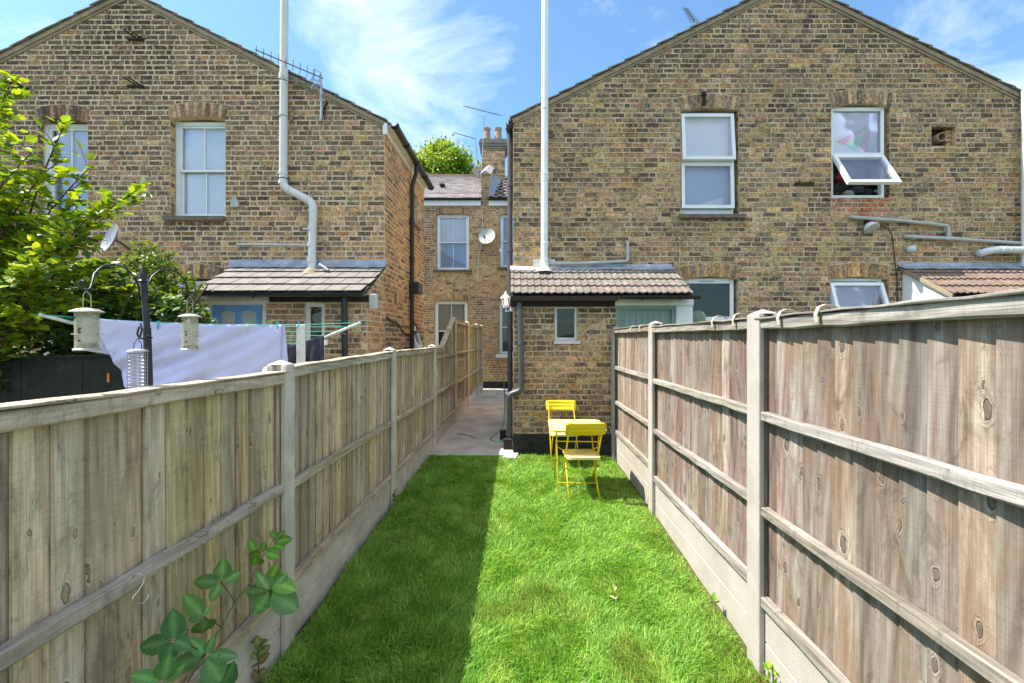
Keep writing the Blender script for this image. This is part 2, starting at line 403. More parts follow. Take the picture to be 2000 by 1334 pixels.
M['leaf'] = m_leaf('foliage'); M['grass'] = m_leaf('grass_blade', trans=0.3, rough=0.5)

g = G('cloudy_tube')
g.fin((0.62, 0.58, 0.47), 0.35, 0.4)
tr_ = g.n('ShaderNodeBsdfTransparent', ins={'Color': (0.92, 0.91, 0.85, 1)})
ms_ = g.n('ShaderNodeMixShader', ins={0: g.mr(g.noise(g.coord(world=True), 45, 3), 0.35, 0.65, 0.18, 0.42), 1: tr_.outputs[0], 2: g.b.outputs[0]})
g.l(ms_.outputs[0], g.out.inputs['Surface']); M['acrylic'] = g.m
# ------------------------------------------------------------------ brickwork
class Frame:     # wall frame: u along the wall, d into the wall, z up
    def __init__(s, ox, oy, ang=0.0):
        s.o = Vector((ox, oy, 0)); s.a = ang; s.m = Matrix.Rotation(ang, 3, 'Z')
    def pt(s, u, d, z): return s.o + s.m @ Vector((u, d, z))
    def hexa(s, mb, u0, u1, d0, d1, z0, z1, z1b=None, col=None):
        z1b = z1 if z1b is None else z1b
        p = s.pt
        return mb.hexa([p(u0, d0, z0), p(u1, d0, z0), p(u1, d1, z0), p(u0, d1, z0), p(u0, d0, z1), p(u1, d0, z1b), p(u1, d1, z1b), p(u0, d1, z1)], col)

def wall_mesh(fr, u0, u1, z0, topf, holes, depth=0.225, extra=()):
    """mortar bed of a wall with openings; topf(u) is the height of the wall head"""
    us = sorted(set([u0, u1] + [h[0] for h in holes] + [h[1] for h in holes] + list(extra)))
    us = [u for u in us if u0 <= u <= u1]
    mb = MB()
    for a, b in zip(us[:-1], us[1:]):
        if b - a < 1e-4: continue
        m = (a + b) / 2
        hs = sorted([(h[2], h[3]) for h in holes if h[0] < m < h[1]])
        z = z0
        for (c, d) in hs:
            if c > z: fr.hexa(mb, a, b, 0, depth, z, c)
            z = d
        ta, tb = topf(a + 1e-5), topf(b - 1e-5)
        if min(ta, tb) > z: fr.hexa(mb, a, b, 0, depth, z, ta, tb)
    return mb

def lay(u0, u1, z0, topf, holes, course, seed, bond='flemish', gap=0.010, zmax=None, holepad=0.0):
    rd = rng(seed); out = []; z = z0; row = 0
    umax = max(topf(u0 + (u1 - u0) * k / 200.0) for k in range(201))
    while z + course <= (zmax or umax) + 0.001:
        zc = z + course / 2; zt = z + course
        # span under the gable
        ks = [u0 + (u1 - u0) * k / 400.0 for k in range(401)]
        ok = [u for u in ks if topf(min(max(u, u0 + 1e-4), u1 - 1e-4)) >= zt - course * 0.35]
        if ok:
            a, b = ok[0], ok[-1]
            iv = [(a, b)]
            for h in holes:
                if h[2] < zc < h[3]:
                    niv = []
                    for (p, q) in iv:
                        if h[1] <= p or h[0] >= q: niv.append((p, q)); continue
                        if h[0] > p: niv.append((p, h[0]))
                        if h[1] < q: niv.append((h[1], q))
                    iv = niv
            # one run of bricks across the whole row, then cut to the spans
            cuts = []; u = u0 - rd.uniform(0.0, 0.02) - (0.17 if row % 2 else 0.0) - rd.uniform(0, 0.05); k = rd.randint(0, 1)
            while u < u1:
                w = 0.225 if (k % 2 == 0 or rd.random() < 0.12) else 0.1125
                if bond == 'stretcher': w = 0.225
                w += rd.uniform(-0.012, 0.012); cuts.append((u, u + w)); u += w; k += 1
            for (p, q) in iv:
                prev = None; spans = []
                for (c, d) in cuts:
                    c2, d2 = max(c, p), min(d, q)
                    if d2 - c2 <= 0.0: continue
                    spans.append([c2, d2])
                if len(spans) > 1 and spans[0][1] - spans[0][0] < 0.06: spans[1][0] = spans[0][0]; spans.pop(0)
                if len(spans) > 1 and spans[-1][1] - spans[-1][0] < 0.06: spans[-2][1] = spans[-1][1]; spans.pop()
                for (c, d) in spans:
                    out.append(((c + d) / 2, zc, d - c - gap * rd.uniform(0.9, 1.7), course - gap * rd.uniform(1.0, 1.9)))
        z += course; row += 1
    return out

def brick_shape(w, h, rd, depth=0.10, proud=0.004, bev=0.006, jit=0.0022):
    """local x = along, y = into the wall, z = up"""
    v = []; x, z = w / 2, h / 2
    js = [(rd.uniform(-jit, jit), rd.uniform(-jit, jit)) for _ in range(4)]
    for (y, s) in ((depth, 0), (0.001, 0), (-proud, bev)):
        for i, (a, b) in enumerate(((-1, -1), (1, -1), (1, 1), (-1, 1))):
            v.append((a * (x - s * rd.uniform(0.6, 1.5 if s else 1)) + js[i][0], y if y > -0.001 else y + rd.uniform(-0.0025, 0.0025), b * (z - s * rd.uniform(0.5, 1.2)) + js[i][1]))
    f = [(8, 9, 10, 11)]
    for r in (0, 1):
        o = r * 4
        for i in range(4):
            j = (i + 1) % 4; f.append((o + i, o + j, o + 4 + j, o + 4 + i))
    return v, f

PROTO = {}
def brick_proto(seed, kind='brick'):
    key = (kind, seed)
    if key not in PROTO:
        v, f = brick_shape(1.0, 1.0, rng(900 + seed), bev=0.0, jit=0.0)
        # unit brick; x and z are scaled per object, so keep the bevel tiny in unit terms
        rd = rng(seed); v = []
        for (y, sx, sz) in ((0.10, 0, 0), (0.001, 0, 0), (-0.004, 0.028, 0.085)):
            for (a, b) in ((-1, -1), (1, -1), (1, 1), (-1, 1)):
                v.append((a * (0.5 - sx * rd.uniform(0.5, 1.6)), y + (rd.uniform(-0.002, 0.002) if y < 0 else 0), b * (0.5 - sz * rd.uniform(0.5, 1.5))))
        me = bpy.data.meshes.new('brick'); me.from_pydata(v, [], f); me.materials.append(M['brick_o']); PROTO[key] = me
    return PROTO[key]

def put_bricks(parent, fr, bricks, colf, seed, single=None, nmax=300, proud=0.0):
    """the nmax bricks that show largest are objects, the rest one part"""
    rd = rng(seed)
    order = sorted(range(len(bricks)), key=single) if single else []
    chosen = set(order[:nmax]) if single else set()
    mb = MB(); org = ORG[parent.name]
    for i, (u, z, w, h) in enumerate(bricks):
        c = zone_tone(colf(u, z, rd), u, z)
        if i in chosen and single(i) < 1e6:
            o = bpy.data.objects.new('brick', brick_proto(rd.randint(0, 9))); COL.objects.link(o)
            o.parent = parent; o.location = fr.pt(u, -proud, z) - org
            o.rotation_euler = (0, 0, fr.a); o.scale = (w * (-1 if False else 1), 1, h); o.color = (*c, 1)
        else:
            v, f = brick_shape(w, h, rd)
            mb.add([fr.pt(u + a, b - proud, z + cc) for a, b, cc in v], f, c)
    if mb.v: mb.build('brickwork', M['brick_a'], parent, kind='stuff')

def arch(parent, fr, u0, u1, zs, rise, hgt, n, colf, seed, flare=0.05, proud=0.012):
    """segmental brick arch: springing at zs, crown zs + rise, height hgt"""
    rd = rng(seed)
    def arc(t, k):          # t 0..1, k 0 = intrados, 1 = extrados
        u = u0 + (u1 - u0) * t; cu = (u0 + u1) / 2
        z = zs + rise * (1 - (2 * t - 1) ** 2)
        return (u + k * flare * (2 * t - 1), z + k * hgt * (1 - 0.06 * abs(2 * t - 1)))
    mb = MB(); N_ = 16
    for i in range(N_):
        a, b = i / N_, (i + 1) / N_
        pa, pb, qa, qb = arc(a, 0), arc(b, 0), arc(a, 1), arc(b, 1)
        for d0, d1 in ((-proud + 0.004, 0.20),):
            p = fr.pt
            mb.hexa([p(pa[0], d0, pa[1]), p(pb[0], d0, pb[1]), p(pb[0], d1, pb[1]), p(pa[0], d1, pa[1]),
                     p(qa[0], d0, qa[1] + 0.008), p(qb[0], d0, qb[1] + 0.008), p(qb[0], d1, qb[1] + 0.008), p(qa[0], d1, qa[1] + 0.008)])
    ar = mb.build('window_arch', M['mortar'], parent)
    g = 0.10 / n
    for i in range(n):
        a, b = (i + g * 1.3) / n, (i + 1 - g * 1.3) / n
        a += 0.06 / n; b -= 0.06 / n
        pa, pb, qa, qb = arc(a, 0.02), arc(b, 0.02), arc(a, rd.uniform(0.94, 0.99)), arc(b, rd.uniform(0.94, 0.99))
        m = MB(); d = -proud - rd.uniform(0.001, 0.006); s = 0.004
        p = fr.pt
        m.hexa([p(pa[0], d, pa[1]), p(pb[0], d, pb[1]), p(pb[0], 0.1, pb[1]), p(pa[0], 0.1, pa[1]),
                p(qa[0], d, qa[1]), p(qb[0], d, qb[1]), p(qb[0], 0.1, qb[1]), p(qa[0], 0.1, qa[1])])
        o = m.build('brick', M['brick_o'], ar); o.color = (*colf((pa[0] + pb[0]) / 2, pa[1] + 0.1, rd), 1)
    return ar

def pick(rd, table):
    t = rd.random() * sum(w for w, _ in table)
    for w, c in table:
        t -= w
        if t <= 0: return c
    return table[-1][1]
TONE_ZONES = []        # (u0, u1, z0, z1, strength) zones where bricks darken upward; negative strength lightens
def zone_tone(c, u, z):
    for (a, b, z0, z1, s) in TONE_ZONES:
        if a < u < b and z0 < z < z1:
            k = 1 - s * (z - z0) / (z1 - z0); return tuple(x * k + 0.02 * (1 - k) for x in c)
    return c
def vary(c, rd, k=0.18):
    s = 1 + rd.uniform(-k, k); return tuple(max(0.01, x * s * (1 + rd.uniform(-0.06, 0.06))) for x in c)
WARM = (0.93, 0.795, 0.73)
YEL = (0.52, 0.375, 0.205); OCH = (0.40, 0.275, 0.155); BUF = (0.50, 0.40, 0.26); GRY = (0.265, 0.215, 0.168); DRK = (0.150, 0.122, 0.105)
OLV = (0.35, 0.295, 0.175); PNK = (0.42, 0.28, 0.215); RED = (0.42, 0.19, 0.115); PUR = (0.19, 0.145, 0.135)
YEL, OCH, BUF, GRY, DRK, OLV, PNK, RED, PUR = [tuple(x * w for x, w in zip(c, WARM)) for c in (YEL, OCH, BUF, GRY, DRK, OLV, PNK, RED, PUR)]
def bl(a, b, t):
    t = min(1, max(0, t)); return t
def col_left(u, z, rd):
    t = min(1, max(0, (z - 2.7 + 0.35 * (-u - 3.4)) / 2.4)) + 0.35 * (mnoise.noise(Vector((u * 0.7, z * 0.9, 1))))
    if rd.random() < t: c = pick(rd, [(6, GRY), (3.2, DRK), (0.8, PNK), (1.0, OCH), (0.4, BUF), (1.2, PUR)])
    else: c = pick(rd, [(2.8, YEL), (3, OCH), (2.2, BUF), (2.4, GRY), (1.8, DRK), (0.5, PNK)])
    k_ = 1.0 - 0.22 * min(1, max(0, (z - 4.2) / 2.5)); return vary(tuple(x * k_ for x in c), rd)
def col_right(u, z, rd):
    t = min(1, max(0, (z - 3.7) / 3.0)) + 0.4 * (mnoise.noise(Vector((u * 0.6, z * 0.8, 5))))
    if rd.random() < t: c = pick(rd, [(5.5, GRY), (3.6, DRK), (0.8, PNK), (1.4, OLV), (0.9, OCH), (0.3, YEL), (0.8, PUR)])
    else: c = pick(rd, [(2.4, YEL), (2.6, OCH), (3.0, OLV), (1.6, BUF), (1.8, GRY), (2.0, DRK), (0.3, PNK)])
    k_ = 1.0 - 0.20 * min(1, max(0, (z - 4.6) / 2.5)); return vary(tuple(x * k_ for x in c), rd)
def col_lean(u, z, rd):
    t = 0.45 + 0.5 * mnoise.noise(Vector((u * 1.6, z * 1.5, 9))) + (0.35 if z < 0.95 or z > 1.9 else -0.15)
    if rd.random() < t: c = pick(rd, [(3, GRY), (3, DRK), (1.2, PUR), (1, OLV)])
    else: c = pick(rd, [(2.2, YEL), (3, OCH), (2, OLV), (1.5, BUF)])
    return vary(c, rd)
def col_terr(u, z, rd):
    t = 0.18 + 0.5 * mnoise.noise(Vector((u * 0.8, z * 0.8, 3))) + (0.5 if u < -2.75 and z > 3.5 else 0)
    if rd.random() < t: c = pick(rd, [(3, GRY), (2, DRK), (1, PNK)])
    else: c = pick(rd, [(4, YEL), (3, OCH), (2, BUF), (1, OLV)])
    return vary(c, rd)
def col_red(u, z, rd): return vary(pick(rd, [(3, (0.48, 0.19, 0.11)), (2, (0.52, 0.25, 0.15)), (1, (0.50, 0.33, 0.24))]), rd, 0.1)

# ------------------------------------------------------------------ windows
def rect_frame(mb, fr, u0, u1, z0, z1, w, d0, d1, wb=None, wt=None):
    wb = wb or w; wt = wt or w
    fr.hexa(mb, u0, u0 + w, d0, d1, z0, z1); fr.hexa(mb, u1 - w, u1, d0, d1, z0, z1)
    fr.hexa(mb, u0 + w, u1 - w, d0, d1, z0, z0 + wb); fr.hexa(mb, u0 + w, u1 - w, d0, d1, z1 - wt, z1)
def pane(parent, fr, u0, u1, z0, z1, d, mat='glass'):
    m = MB(); fr.hexa(m, u0, u1, d, d + 0.006, z0, z1); return m.build('pane', M[mat], parent)
def blind(parent, fr, u0, u1, z0, z1, d, mat='blind', name='blind'):
    m = MB(); fr.hexa(m, u0, u1, d, d + 0.004, z0, z1); return m.build(name, M[mat], parent)

def sash_window(parent, fr, u0, u1, z0, z1, back=0.10, bars=True, bl=('blind', 'blind'), zm=None, label=None, w=0.055, glass='glass'):
    """box sash: fixed frame, an upper sash in front, a lower sash behind it"""
    m = MB(); rect_frame(m, fr, u0, u1, z0, z1, w, back, back + 0.10, 0.06)
    win = m.build('window', M['white'], parent, bevel=0.003, label=label)
    zm = zm or (z0 + z1) / 2
    for k, (a, b, d) in enumerate(((zm - 0.02, z1 - w, back + 0.025), (z0 + 0.06, zm + 0.02, back + 0.065))):
        s = MB(); rect_frame(s, fr, u0 + w, u1 - w, a, b, 0.035, d, d + 0.035)
        if bars: fr.hexa(s, (u0 + u1) / 2 - 0.010, (u0 + u1) / 2 + 0.010, d + 0.004, d + 0.03, a + 0.035, b - 0.035)
        s.build('sash', M['white'], win, bevel=0.002)
        pane(win, fr, u0 + w + 0.03, u1 - w - 0.03, a + 0.03, b - 0.03, d + 0.016, glass)
        if bl[k]: blind(win, fr, u0 + w, u1 - w, a + 0.01, b, back + 0.115, bl[k])
    return win
def stone_sill(parent, fr, u0, u1, z, h=0.06, out=0.06, mat='sill'):
    m = MB(); fr.hexa(m, u0, u1, -out, 0.12, z - h, z); return m.build('sill', M[mat], parent, bevel=0.006)
def open_light(win, fr, u0, u1, z0, z1, d, ang, mat='glass', bars=0.055, kind='sash'):
    """top hung light swung outward by ang radians about its top edge"""
    hinge = fr.pt((u0 + u1) / 2, d, z1)
    rot = Matrix.Translation(hinge) @ Matrix.Rotation(fr.a, 4, 'Z') @ Matrix.Rotation(-ang, 4, 'X')
    w = u1 - u0; h = z1 - z0
    def bx(mb, x0, x1, y0, y1, za, zb):
        mb.hexa([rot @ Vector(p) for p in ((x0, y0, za), (x1, y0, za), (x1, y1, za), (x0, y1, za), (x0, y0, zb), (x1, y0, zb), (x1, y1, zb), (x0, y1, zb))])
    m = MB(); b = bars
    bx(m, -w / 2, -w / 2 + b, -0.03, 0.03, -h, 0); bx(m, w / 2 - b, w / 2, -0.03, 0.03, -h, 0)
    bx(m, -w / 2 + b, w / 2 - b, -0.03, 0.03, -h, -h + b); bx(m, -w / 2 + b, w / 2 - b, -0.03, 0.03, -b, 0)
    m.build(kind, M['white'], win, bevel=0.004)
    g = MB(); bx(g, -w / 2 + b - 0.005, w / 2 - b + 0.005, -0.004, 0.004, -h + b - 0.005, -b + 0.005); g.build('pane', M[mat], win)
    return rot
def gutter(name, parent, a, b, r=0.055, mat='black', n=8, brackets=()):
    """half round gutter from a to b"""
    a, b = Vector(a), Vector(b); t = (b - a).normalized(); s = t.cross(Vector((0, 0, 1))).normalized()
    m = MB(); vs = []
    for p in (a, b):
        for rr in (r, r - 0.006):
            for k in range(n + 1):
                an = math.pi * k / n; vs.append(p + s * math.cos(an) * rr - Vector((0, 0, 1)) * math.sin(an) * rr)
    k1 = n + 1; fs = []
    for k in range(n):
        fs += [(k, k + 1, 2 * k1 + k + 1, 2 * k1 + k), (k1 + k, 3 * k1 + k, 3 * k1 + k + 1, k1 + k + 1), (k, k1 + k, k1 + k + 1, k + 1), (2 * k1 + k, 2 * k1 + k + 1, 3 * k1 + k + 1, 3 * k1 + k)]
    fs += [(0, 2 * k1, 3 * k1, k1), (n, k1 + n, 3 * k1 + n, 2 * k1 + n)]
    m.add(vs, fs)
    g = m.build(name, M[mat], parent)
    for q in brackets:
        p = a.lerp(b, q); bm = MB(); bm.tube([p + s * math.cos(math.pi * k / 8) * (r + 0.008) - Vector((0, 0, 1)) * math.sin(math.pi * k / 8) * (r + 0.008) for k in range(9)], 0.008, 5)
        bm.build('bracket', M[mat], g)
    return g
def pipe(name, parent, pts, r, mat, collars=(), cm=None, n=14, label=None):
    m = MB(); pts = [Vector(p) for p in pts]; out = [pts[0]]
    for i in range(1, len(pts) - 1):      # round the bends
        a, b, c = pts[i - 1], pts[i], pts[i + 1]; k = min(r * 1.6, (a - b).length * 0.45, (c - b).length * 0.45)
        p0 = b + (a - b).normalized() * k; p2 = b + (c - b).normalized() * k
        for t in (0, 0.25, 0.5, 0.75, 1): out.append(p0 * (1 - t) ** 2 + b * 2 * t * (1 - t) + p2 * t * t)
    out.append(pts[-1]); m.tube(out, r, n)
    o = m.build(name, M[mat], parent, smooth=True, label=label)
    for (c, ax, h, k) in collars:
        cmb = MB(); ax = Vector(ax).normalized(); c = Vector(c)
        cmb.lathe(c - ax * h / 2, [(r, 0), (r * k, 0.004), (r * k, h - 0.004), (r, h)], 14, ax)
        cmb.build('collar', M[cm or mat], o, smooth=True)
    return o
# ------------------------------------------------------------------ ground
def gz(y):      # lawn level: a little lower near the camera
    if y < 2.3: return -0.17 - 0.01 * (2.3 - y)
    if y < 4.5: return -0.17 + 0.08 * (y - 2.3) / 2.2
    if y < 6.6: return -0.09 + 0.04 * (y - 4.5) / 2.1
    return -0.05
def XL(y): return -1.2926 + 0.0253 * (y - 2.55)
def XR(y): return 1.351 + 0.0253 * (y - 2.5)
g = MB(); g.add([(-400, -300, -0.32), (400, -300, -0.32), (400, 700, -0.32), (-400, 700, -0.32)], [(0, 1, 2, 3)])
g.build('ground', M['ground'], kind='structure')
lb = MB(); ys = [0.2 + 0.2 * i for i in range(32)] + [6.56]
vs = []; fs = []
for i, y in enumerate(ys):
    for k in range(9):
        x = XL(y) - 0.05 + (XR(y) - XL(y) + 0.1) * k / 8
        vs.append((x, y, gz(y) + 0.015 * mnoise.noise(Vector((x * 2, y * 2, 0)))))
for i in range(len(ys) - 1):
    for k in range(8): a = i * 9 + k; fs.append((a, a + 1, a + 10, a + 9))
lb.add(vs, fs).build('lawn_soil', M['soil'], kind='structure', smooth='all')
pm = MB(); pm.hexa([(-1.25, 6.5, -0.35), (0.04, 6.5, -0.35), (0.30, 15.45, -0.35), (-1.1, 15.45, -0.35), (-1.25, 6.5, 0.0), (0.04, 6.5, 0.0), (0.30, 15.45, 0.03), (-1.1, 15.45, 0.03)])
pm.build('alley_path', M['path'], kind='structure', bevel=0.01)
nb = MB(); nb.box(-9, -1.5, 5.2, 7.1, -0.34, -0.02); nb.build('neighbour_patio', M['path'], kind='structure')

# ------------------------------------------------------------------ a gabled rear house
YL, YR = 7.2, 7.3
def gable(xa, xb, xr, ze, zr, sa=None):
    def f(u):
        if u < xr: return ze + (zr - ze) * (u - xa) / (xr - xa)
        return zr + (zb_ - zr) * (u - xr) / (xb - xr)
    zb_ = ze
    return f
def verge(parent, roof, side, x0, z0, x1, z1, y, n, out=0.0, tmat='slate', seed=1):
    """stepped tile ends, cement bed and moulded bed under them, from eave (x0,z0) to ridge (x1,z1)"""
    rd = rng(seed); d = Vector((x1 - x0, 0, z1 - z0)); Lg = d.length; t = d.normalized(); nn = Vector((-t.z, 0, t.x)) if t.x > 0 else Vector((t.z, 0, -t.x))
    a = Vector((x0, y, z0)); c = MB()
    segs = 14
    for i in range(segs):
        p, q = a + t * Lg * i / segs, a + t * Lg * (i + 1) / segs
        j = [rd.uniform(-0.006, 0.006) for _ in range(4)]
        for (h0, h1, yy) in ((-0.028, 0.035, -0.035), (-0.065, -0.03, -0.018)):
            lo0, lo1 = h0 + j[0], h0 + j[1]
            c.hexa([p + nn * h0 + Vector((0, yy, 0)), q + nn * h0 + Vector((0, yy, 0)), q + nn * h0 + Vector((0, 0.2, 0)), p + nn * h0 + Vector((0, 0.2, 0)),
                    p + nn * h1 + Vector((0, yy, 0)), q + nn * h1 + Vector((0, yy, 0)), q + nn * h1 + Vector((0, 0.2, 0)), p + nn * h1 + Vector((0, 0.2, 0))])
    c.build('verge', M['cement'], parent)
    for i in range(n):
        s0 = Lg * i / n - 0.02; s1 = Lg * (i + 1) / n + 0.03
        lift0, lift1 = 0.062, 0.040
        w = []
        for s_, lf in ((s0, lift0), (s1, lift1)):
            for (yy) in (-0.06 + rd.uniform(-0.01, 0.01), 0.30):
                for hh in (0, 0.016): w.append(a + t * s_ + nn * (lf + hh) + Vector((0, yy, 0)))
        m = MB(); m.hexa([w[0], w[4], w[6], w[2], w[1], w[5], w[7], w[3]])
        m.build('tile', M[tmat], roof)
def slab_roof(parent, xe, ze, xr, zr, y0, y1, xe2, mat, name='roof', th=0.035, up=0.035):
    m = MB()
    for (xa, za) in ((xe, ze), (xe2, ze)):
        d = Vector((xr - xa, 0, zr - za)).normalized(); nn = Vector((-d.z, 0, d.x)) if d.x > 0 else Vector((d.z, 0, -d.x))
        a = Vector((xa, 0, za)) - d * 0.08; b = Vector((xr, 0, zr))
        w = []
        for h in (up, up + th):
            for p, yy in ((a, y0), (b, y0), (b, y1), (a, y1)): w.append(p + nn * h + Vector((0, yy, 0)))
        m.hexa(w)
    return m.build(name, M[mat], parent)

# ---- left house
house_l = thing('brick_house', 'left yellow brick gabled rear wing with white sash windows and long pale soil pipe', 'house', (-6.2, 7.2, 0))
frL = Frame(0, YL)
xl0, xl1, xlr = -10.35, PX(751, YL), PX(250, YL)
zle, zlr = PZ(243, YL), PZ(-10, YL)
topL = gable(xl0, xl1, xlr, zle, zlr)
wl2 = (PX(333, YL) - 0.0, PX(440, YL), PZ(424, YL), PZ(232, YL))
wl1 = (PX(73, YL), PX(171, YL), PZ(428, YL), PZ(236, YL))
wl3 = (PX(338, YL), PX(432, YL), 1.15, PZ(547, YL))
wl4 = (PX(70, YL), PX(165, YL), 1.15, PZ(547, YL))
holesL = [wl1, wl2, wl3, wl4]
rise = 0.05
mholes = [(h[0] - 0.004, h[1] + 0.004, h[2], h[3] + rise) for h in holesL]
wallL = wall_mesh(frL, xl0, xl1, -0.3, topL, mholes, 0.24, (xlr,)).build('wall', M['mortar_l'], house_l)
TONE_ZONES += [(h[0] - 0.15, h[1] + 0.1, h[2] - 0.42, h[2] - 0.05, 0.55) for h in (wl1, wl2)] + [(-6.9, -5.6, 5.9, 7.0, 0.3)]
bl_ = lay(xl0, xl1, 0.0 + 0.02, topL, [(h[0], h[1], h[2], h[3] + 0.03) for h in holesL], 0.0813, 11, gap=0.0135)
def keyL(i):
    u, z, w, h = bl_[i]
    px = 1000 + u * F / YL; py = 667 - (z - EYE) * F / YL
    if w < 0.17 or px < 180 or py < 0 or (370 < px < 760 and py > 500) or py > 620 or (px < 400 and py > 430): return 1e7
    return (px - 640) ** 2 + (py - 420) ** 2
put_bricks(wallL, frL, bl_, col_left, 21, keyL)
for h, sd in ((wl1, 1), (wl2, 2), (wl3, 3), (wl4, 4)): arch(house_l, frL, h[0] - 0.01, h[1] + 0.01, h[3] - 0.01, rise, 0.225, 14, (lambda u, z, rd: vary(pick(rd, [(4, GRY), (2, DRK), (3, BUF), (1, OCH)]), rd)) if sd < 3 else col_left, 30 + sd, 0.035)
for h, bb in ((wl1, ('blind', 'blind')), (wl2, ('blind', 'blind')), (wl3, ('blindc', None)), (wl4, (None, None))):
    sash_window(house_l, frL, h[0] + 0.0, h[1] + 0.03, h[2] + 0.0, h[3] + 0.0, 0.11, True, bb, h[2] + (h[3] - h[2]) * 0.505)
    stone_sill(house_l, frL, h[0] - 0.09, h[1] + 0.01, h[2] + 0.005, 0.07, 0.07)
def reveal(parent, x, y, ang, z0, z1, cf, sd, d=0.10):
    fr_v = Frame(x, y, ang)
    put_bricks(parent, fr_v, [(d / 2, z, d - 0.008, 0.068) for z in [z0 + 0.041 + 0.0813 * k for k in range(int((z1 - z0) / 0.0813))]], cf, sd)
for h, sd in ((wl1, 81), (wl2, 82)): reveal(wallL, h[0] - 0.004, YL + 0.004, R(90), h[2] + 0.01, h[3] + 0.02, col_left, sd)
# side wall, slightly splayed so that it runs with the alley
sa = R(90) - math.atan(0.0253)
frLs = Frame(xl1, YL, sa)
LS = 2.83
def topLs(u): return zle - 0.02
hs = [(1.62, 2.28, PZ(437, 9.2), 4.72), (1.70, 2.3, 0.95, 1.98)]
wallLs = wall_mesh(frLs, 0.0, LS, -0.3, topLs, [(h[0], h[1], h[2], h[3]) for h in hs], 0.23).build('side_wall', M['mortar_l'], house_l)
bs = lay(0.0, LS, 0.02, topLs, hs, 0.0813, 12, gap=0.012)
put_bricks(wallLs, frLs, bs, lambda u, z, rd: vary(pick(rd, [(4, YEL), (4, OCH), (2, BUF), (1.6, GRY), (1.0, DRK), (0.7, RED)]), rd) if z > 1.95 else vary(pick(rd, [(2, YEL), (3, GRY), (2, DRK), (2, PUR)]), rd), 22)
ws = sash_window(house_l, frLs, hs[0][0], hs[0][1], hs[0][2], hs[0][3], 0.12, False, (None, None), label='narrow side window set deep under the gutter')
stone_sill(house_l, frLs, hs[0][0] - 0.06, hs[0][1] + 0.06, hs[0][2], 0.07, 0.05)
mwin = MB(); rect_frame(mwin, frLs, hs[1][0], hs[1][1], hs[1][2], hs[1][3], 0.06, 0.03, 0.12)
frLs.hexa(mwin, hs[1][0] + .06, hs[1][1] - .06, 0.03, 0.12, 1.42, 1.48)
w2 = mwin.build('window', M['white'], house_l, bevel=0.004, label='white side window with its top light ajar')
open_light(w2, frLs, hs[1][0] + .06, hs[1][1] - .06, 1.5, hs[1][3] - 0.06, 0.03, R(16))
pane(w2, frLs, hs[1][0] + .06, hs[1][1] - .06, hs[1][2] + .06, 1.42, 0.07); blind(w2, frLs, hs[1][0] + .06, hs[1][1] - .06, hs[1][2] + .06, 1.42, 0.10, 'blind')
arch(house_l, frLs, 0.55, 1.1, 2.28, 0.05, 0.25, 8, col_left, 55, 0.02)
# back and far sides close the building
m = MB(); m.box(xl0 + 0.3, xl1 - 0.3, 9.75, 9.95, -0.3, zle); m.box(xl0, xl0 + 0.22, YL + 0.25, 9.95, -0.3, zle)
m.prism([(xl0 + 0.2, 9.75, zle), (xl1 - 0.2, 9.75, zle), (xlr, 9.75, zlr)], (0, 0.2, 0)); m.box(xl0 + 0.23, xl1 - 0.25, YL + 0.3, 9.7, 2.55, 2.7)
m.build('rear_wall', M['mortar'], house_l)
roofL = slab_roof(house_l, xl0, zle, xlr, zlr, YL - 0.0, 10.0, xl1, 'slate')
verge(house_l, roofL, 0, xl0, zle, xlr, zlr, YL, 16, seed=3)
verge(house_l, roofL, 0, xl1, zle, xlr, zlr, YL, 16, seed=4)
m = MB(); m.box(xlr - 0.10, xlr + 0.10, YL - 0.03, 10.0, zlr + 0.0, zlr + 0.12); m.build('ridge', M['slate'], house_l)
# eaves on the alley side
m = MB()
for (u0, u1, d0, d1, z0, z1) in ((0.015, LS + 0.05, -0.11, -0.015, zle - 0.03, zle + 0.0), (0.015, LS, -0.025, -0.008, zle - 0.16, zle - 0.032)): frLs.hexa(m, u0, u1, d0, d1, z0, z1)
m.build('fascia', M['white_old'], house_l)
m = MB(); m.box(xl1 - 0.02, xl1 + 0.05, YL - 0.03, YL - 0.005, zle - 0.17, zle + 0.01); m.build('fascia_end', M['white'], house_l)
ga, gb = frLs.pt(-0.02, -0.15, zle + 0.02), frLs.pt(LS + 0.12, -0.15, zle + 0.0)
gut = gutter('gutter', house_l, ga, gb, 0.065, 'black', brackets=(0.02, 0.25, 0.5, 0.75, 0.98))
ud = 1.58
dp = pipe('downpipe', house_l, [frLs.pt(ud, -0.14, zle - 0.03), frLs.pt(ud, -0.13, zle - 0.22), frLs.pt(ud, -0.055, zle - 0.42), frLs.pt(ud, -0.055, -0.02)], 0.04, 'black',
          [(frLs.pt(ud, -0.055, z), (0, 0, 1), 0.07, 1.25) for z in (4.0, 3.3, 2.55, 1.2)])
m = MB(); frLs.hexa(m, ud - 0.06, ud + 0.28, -0.20, -0.01, 2.60, 2.82); m.build('hopper', M['black'], house_l, bevel=0.02)
m = MB(); m.tube([frLs.pt(0.02, -0.02, 2.05), frLs.pt(0.3, -0.02, 1.99), frLs.pt(0.7, -0.02, 1.97), frLs.pt(1.0, -0.02, 1.84), frLs.pt(1.3, -0.02, 1.78), frLs.pt(1.54, -0.02, 1.80)], 0.011, 6)
m.tube([frLs.pt(1.8, -0.02, 2.08), frLs.pt(2.0, -0.02, 2.0), frLs.pt(2.3, -0.02, 1.75), frLs.pt(2.7, -0.02, 1.72)], 0.011, 6)
m.build('cable', M['iron'], house_l)
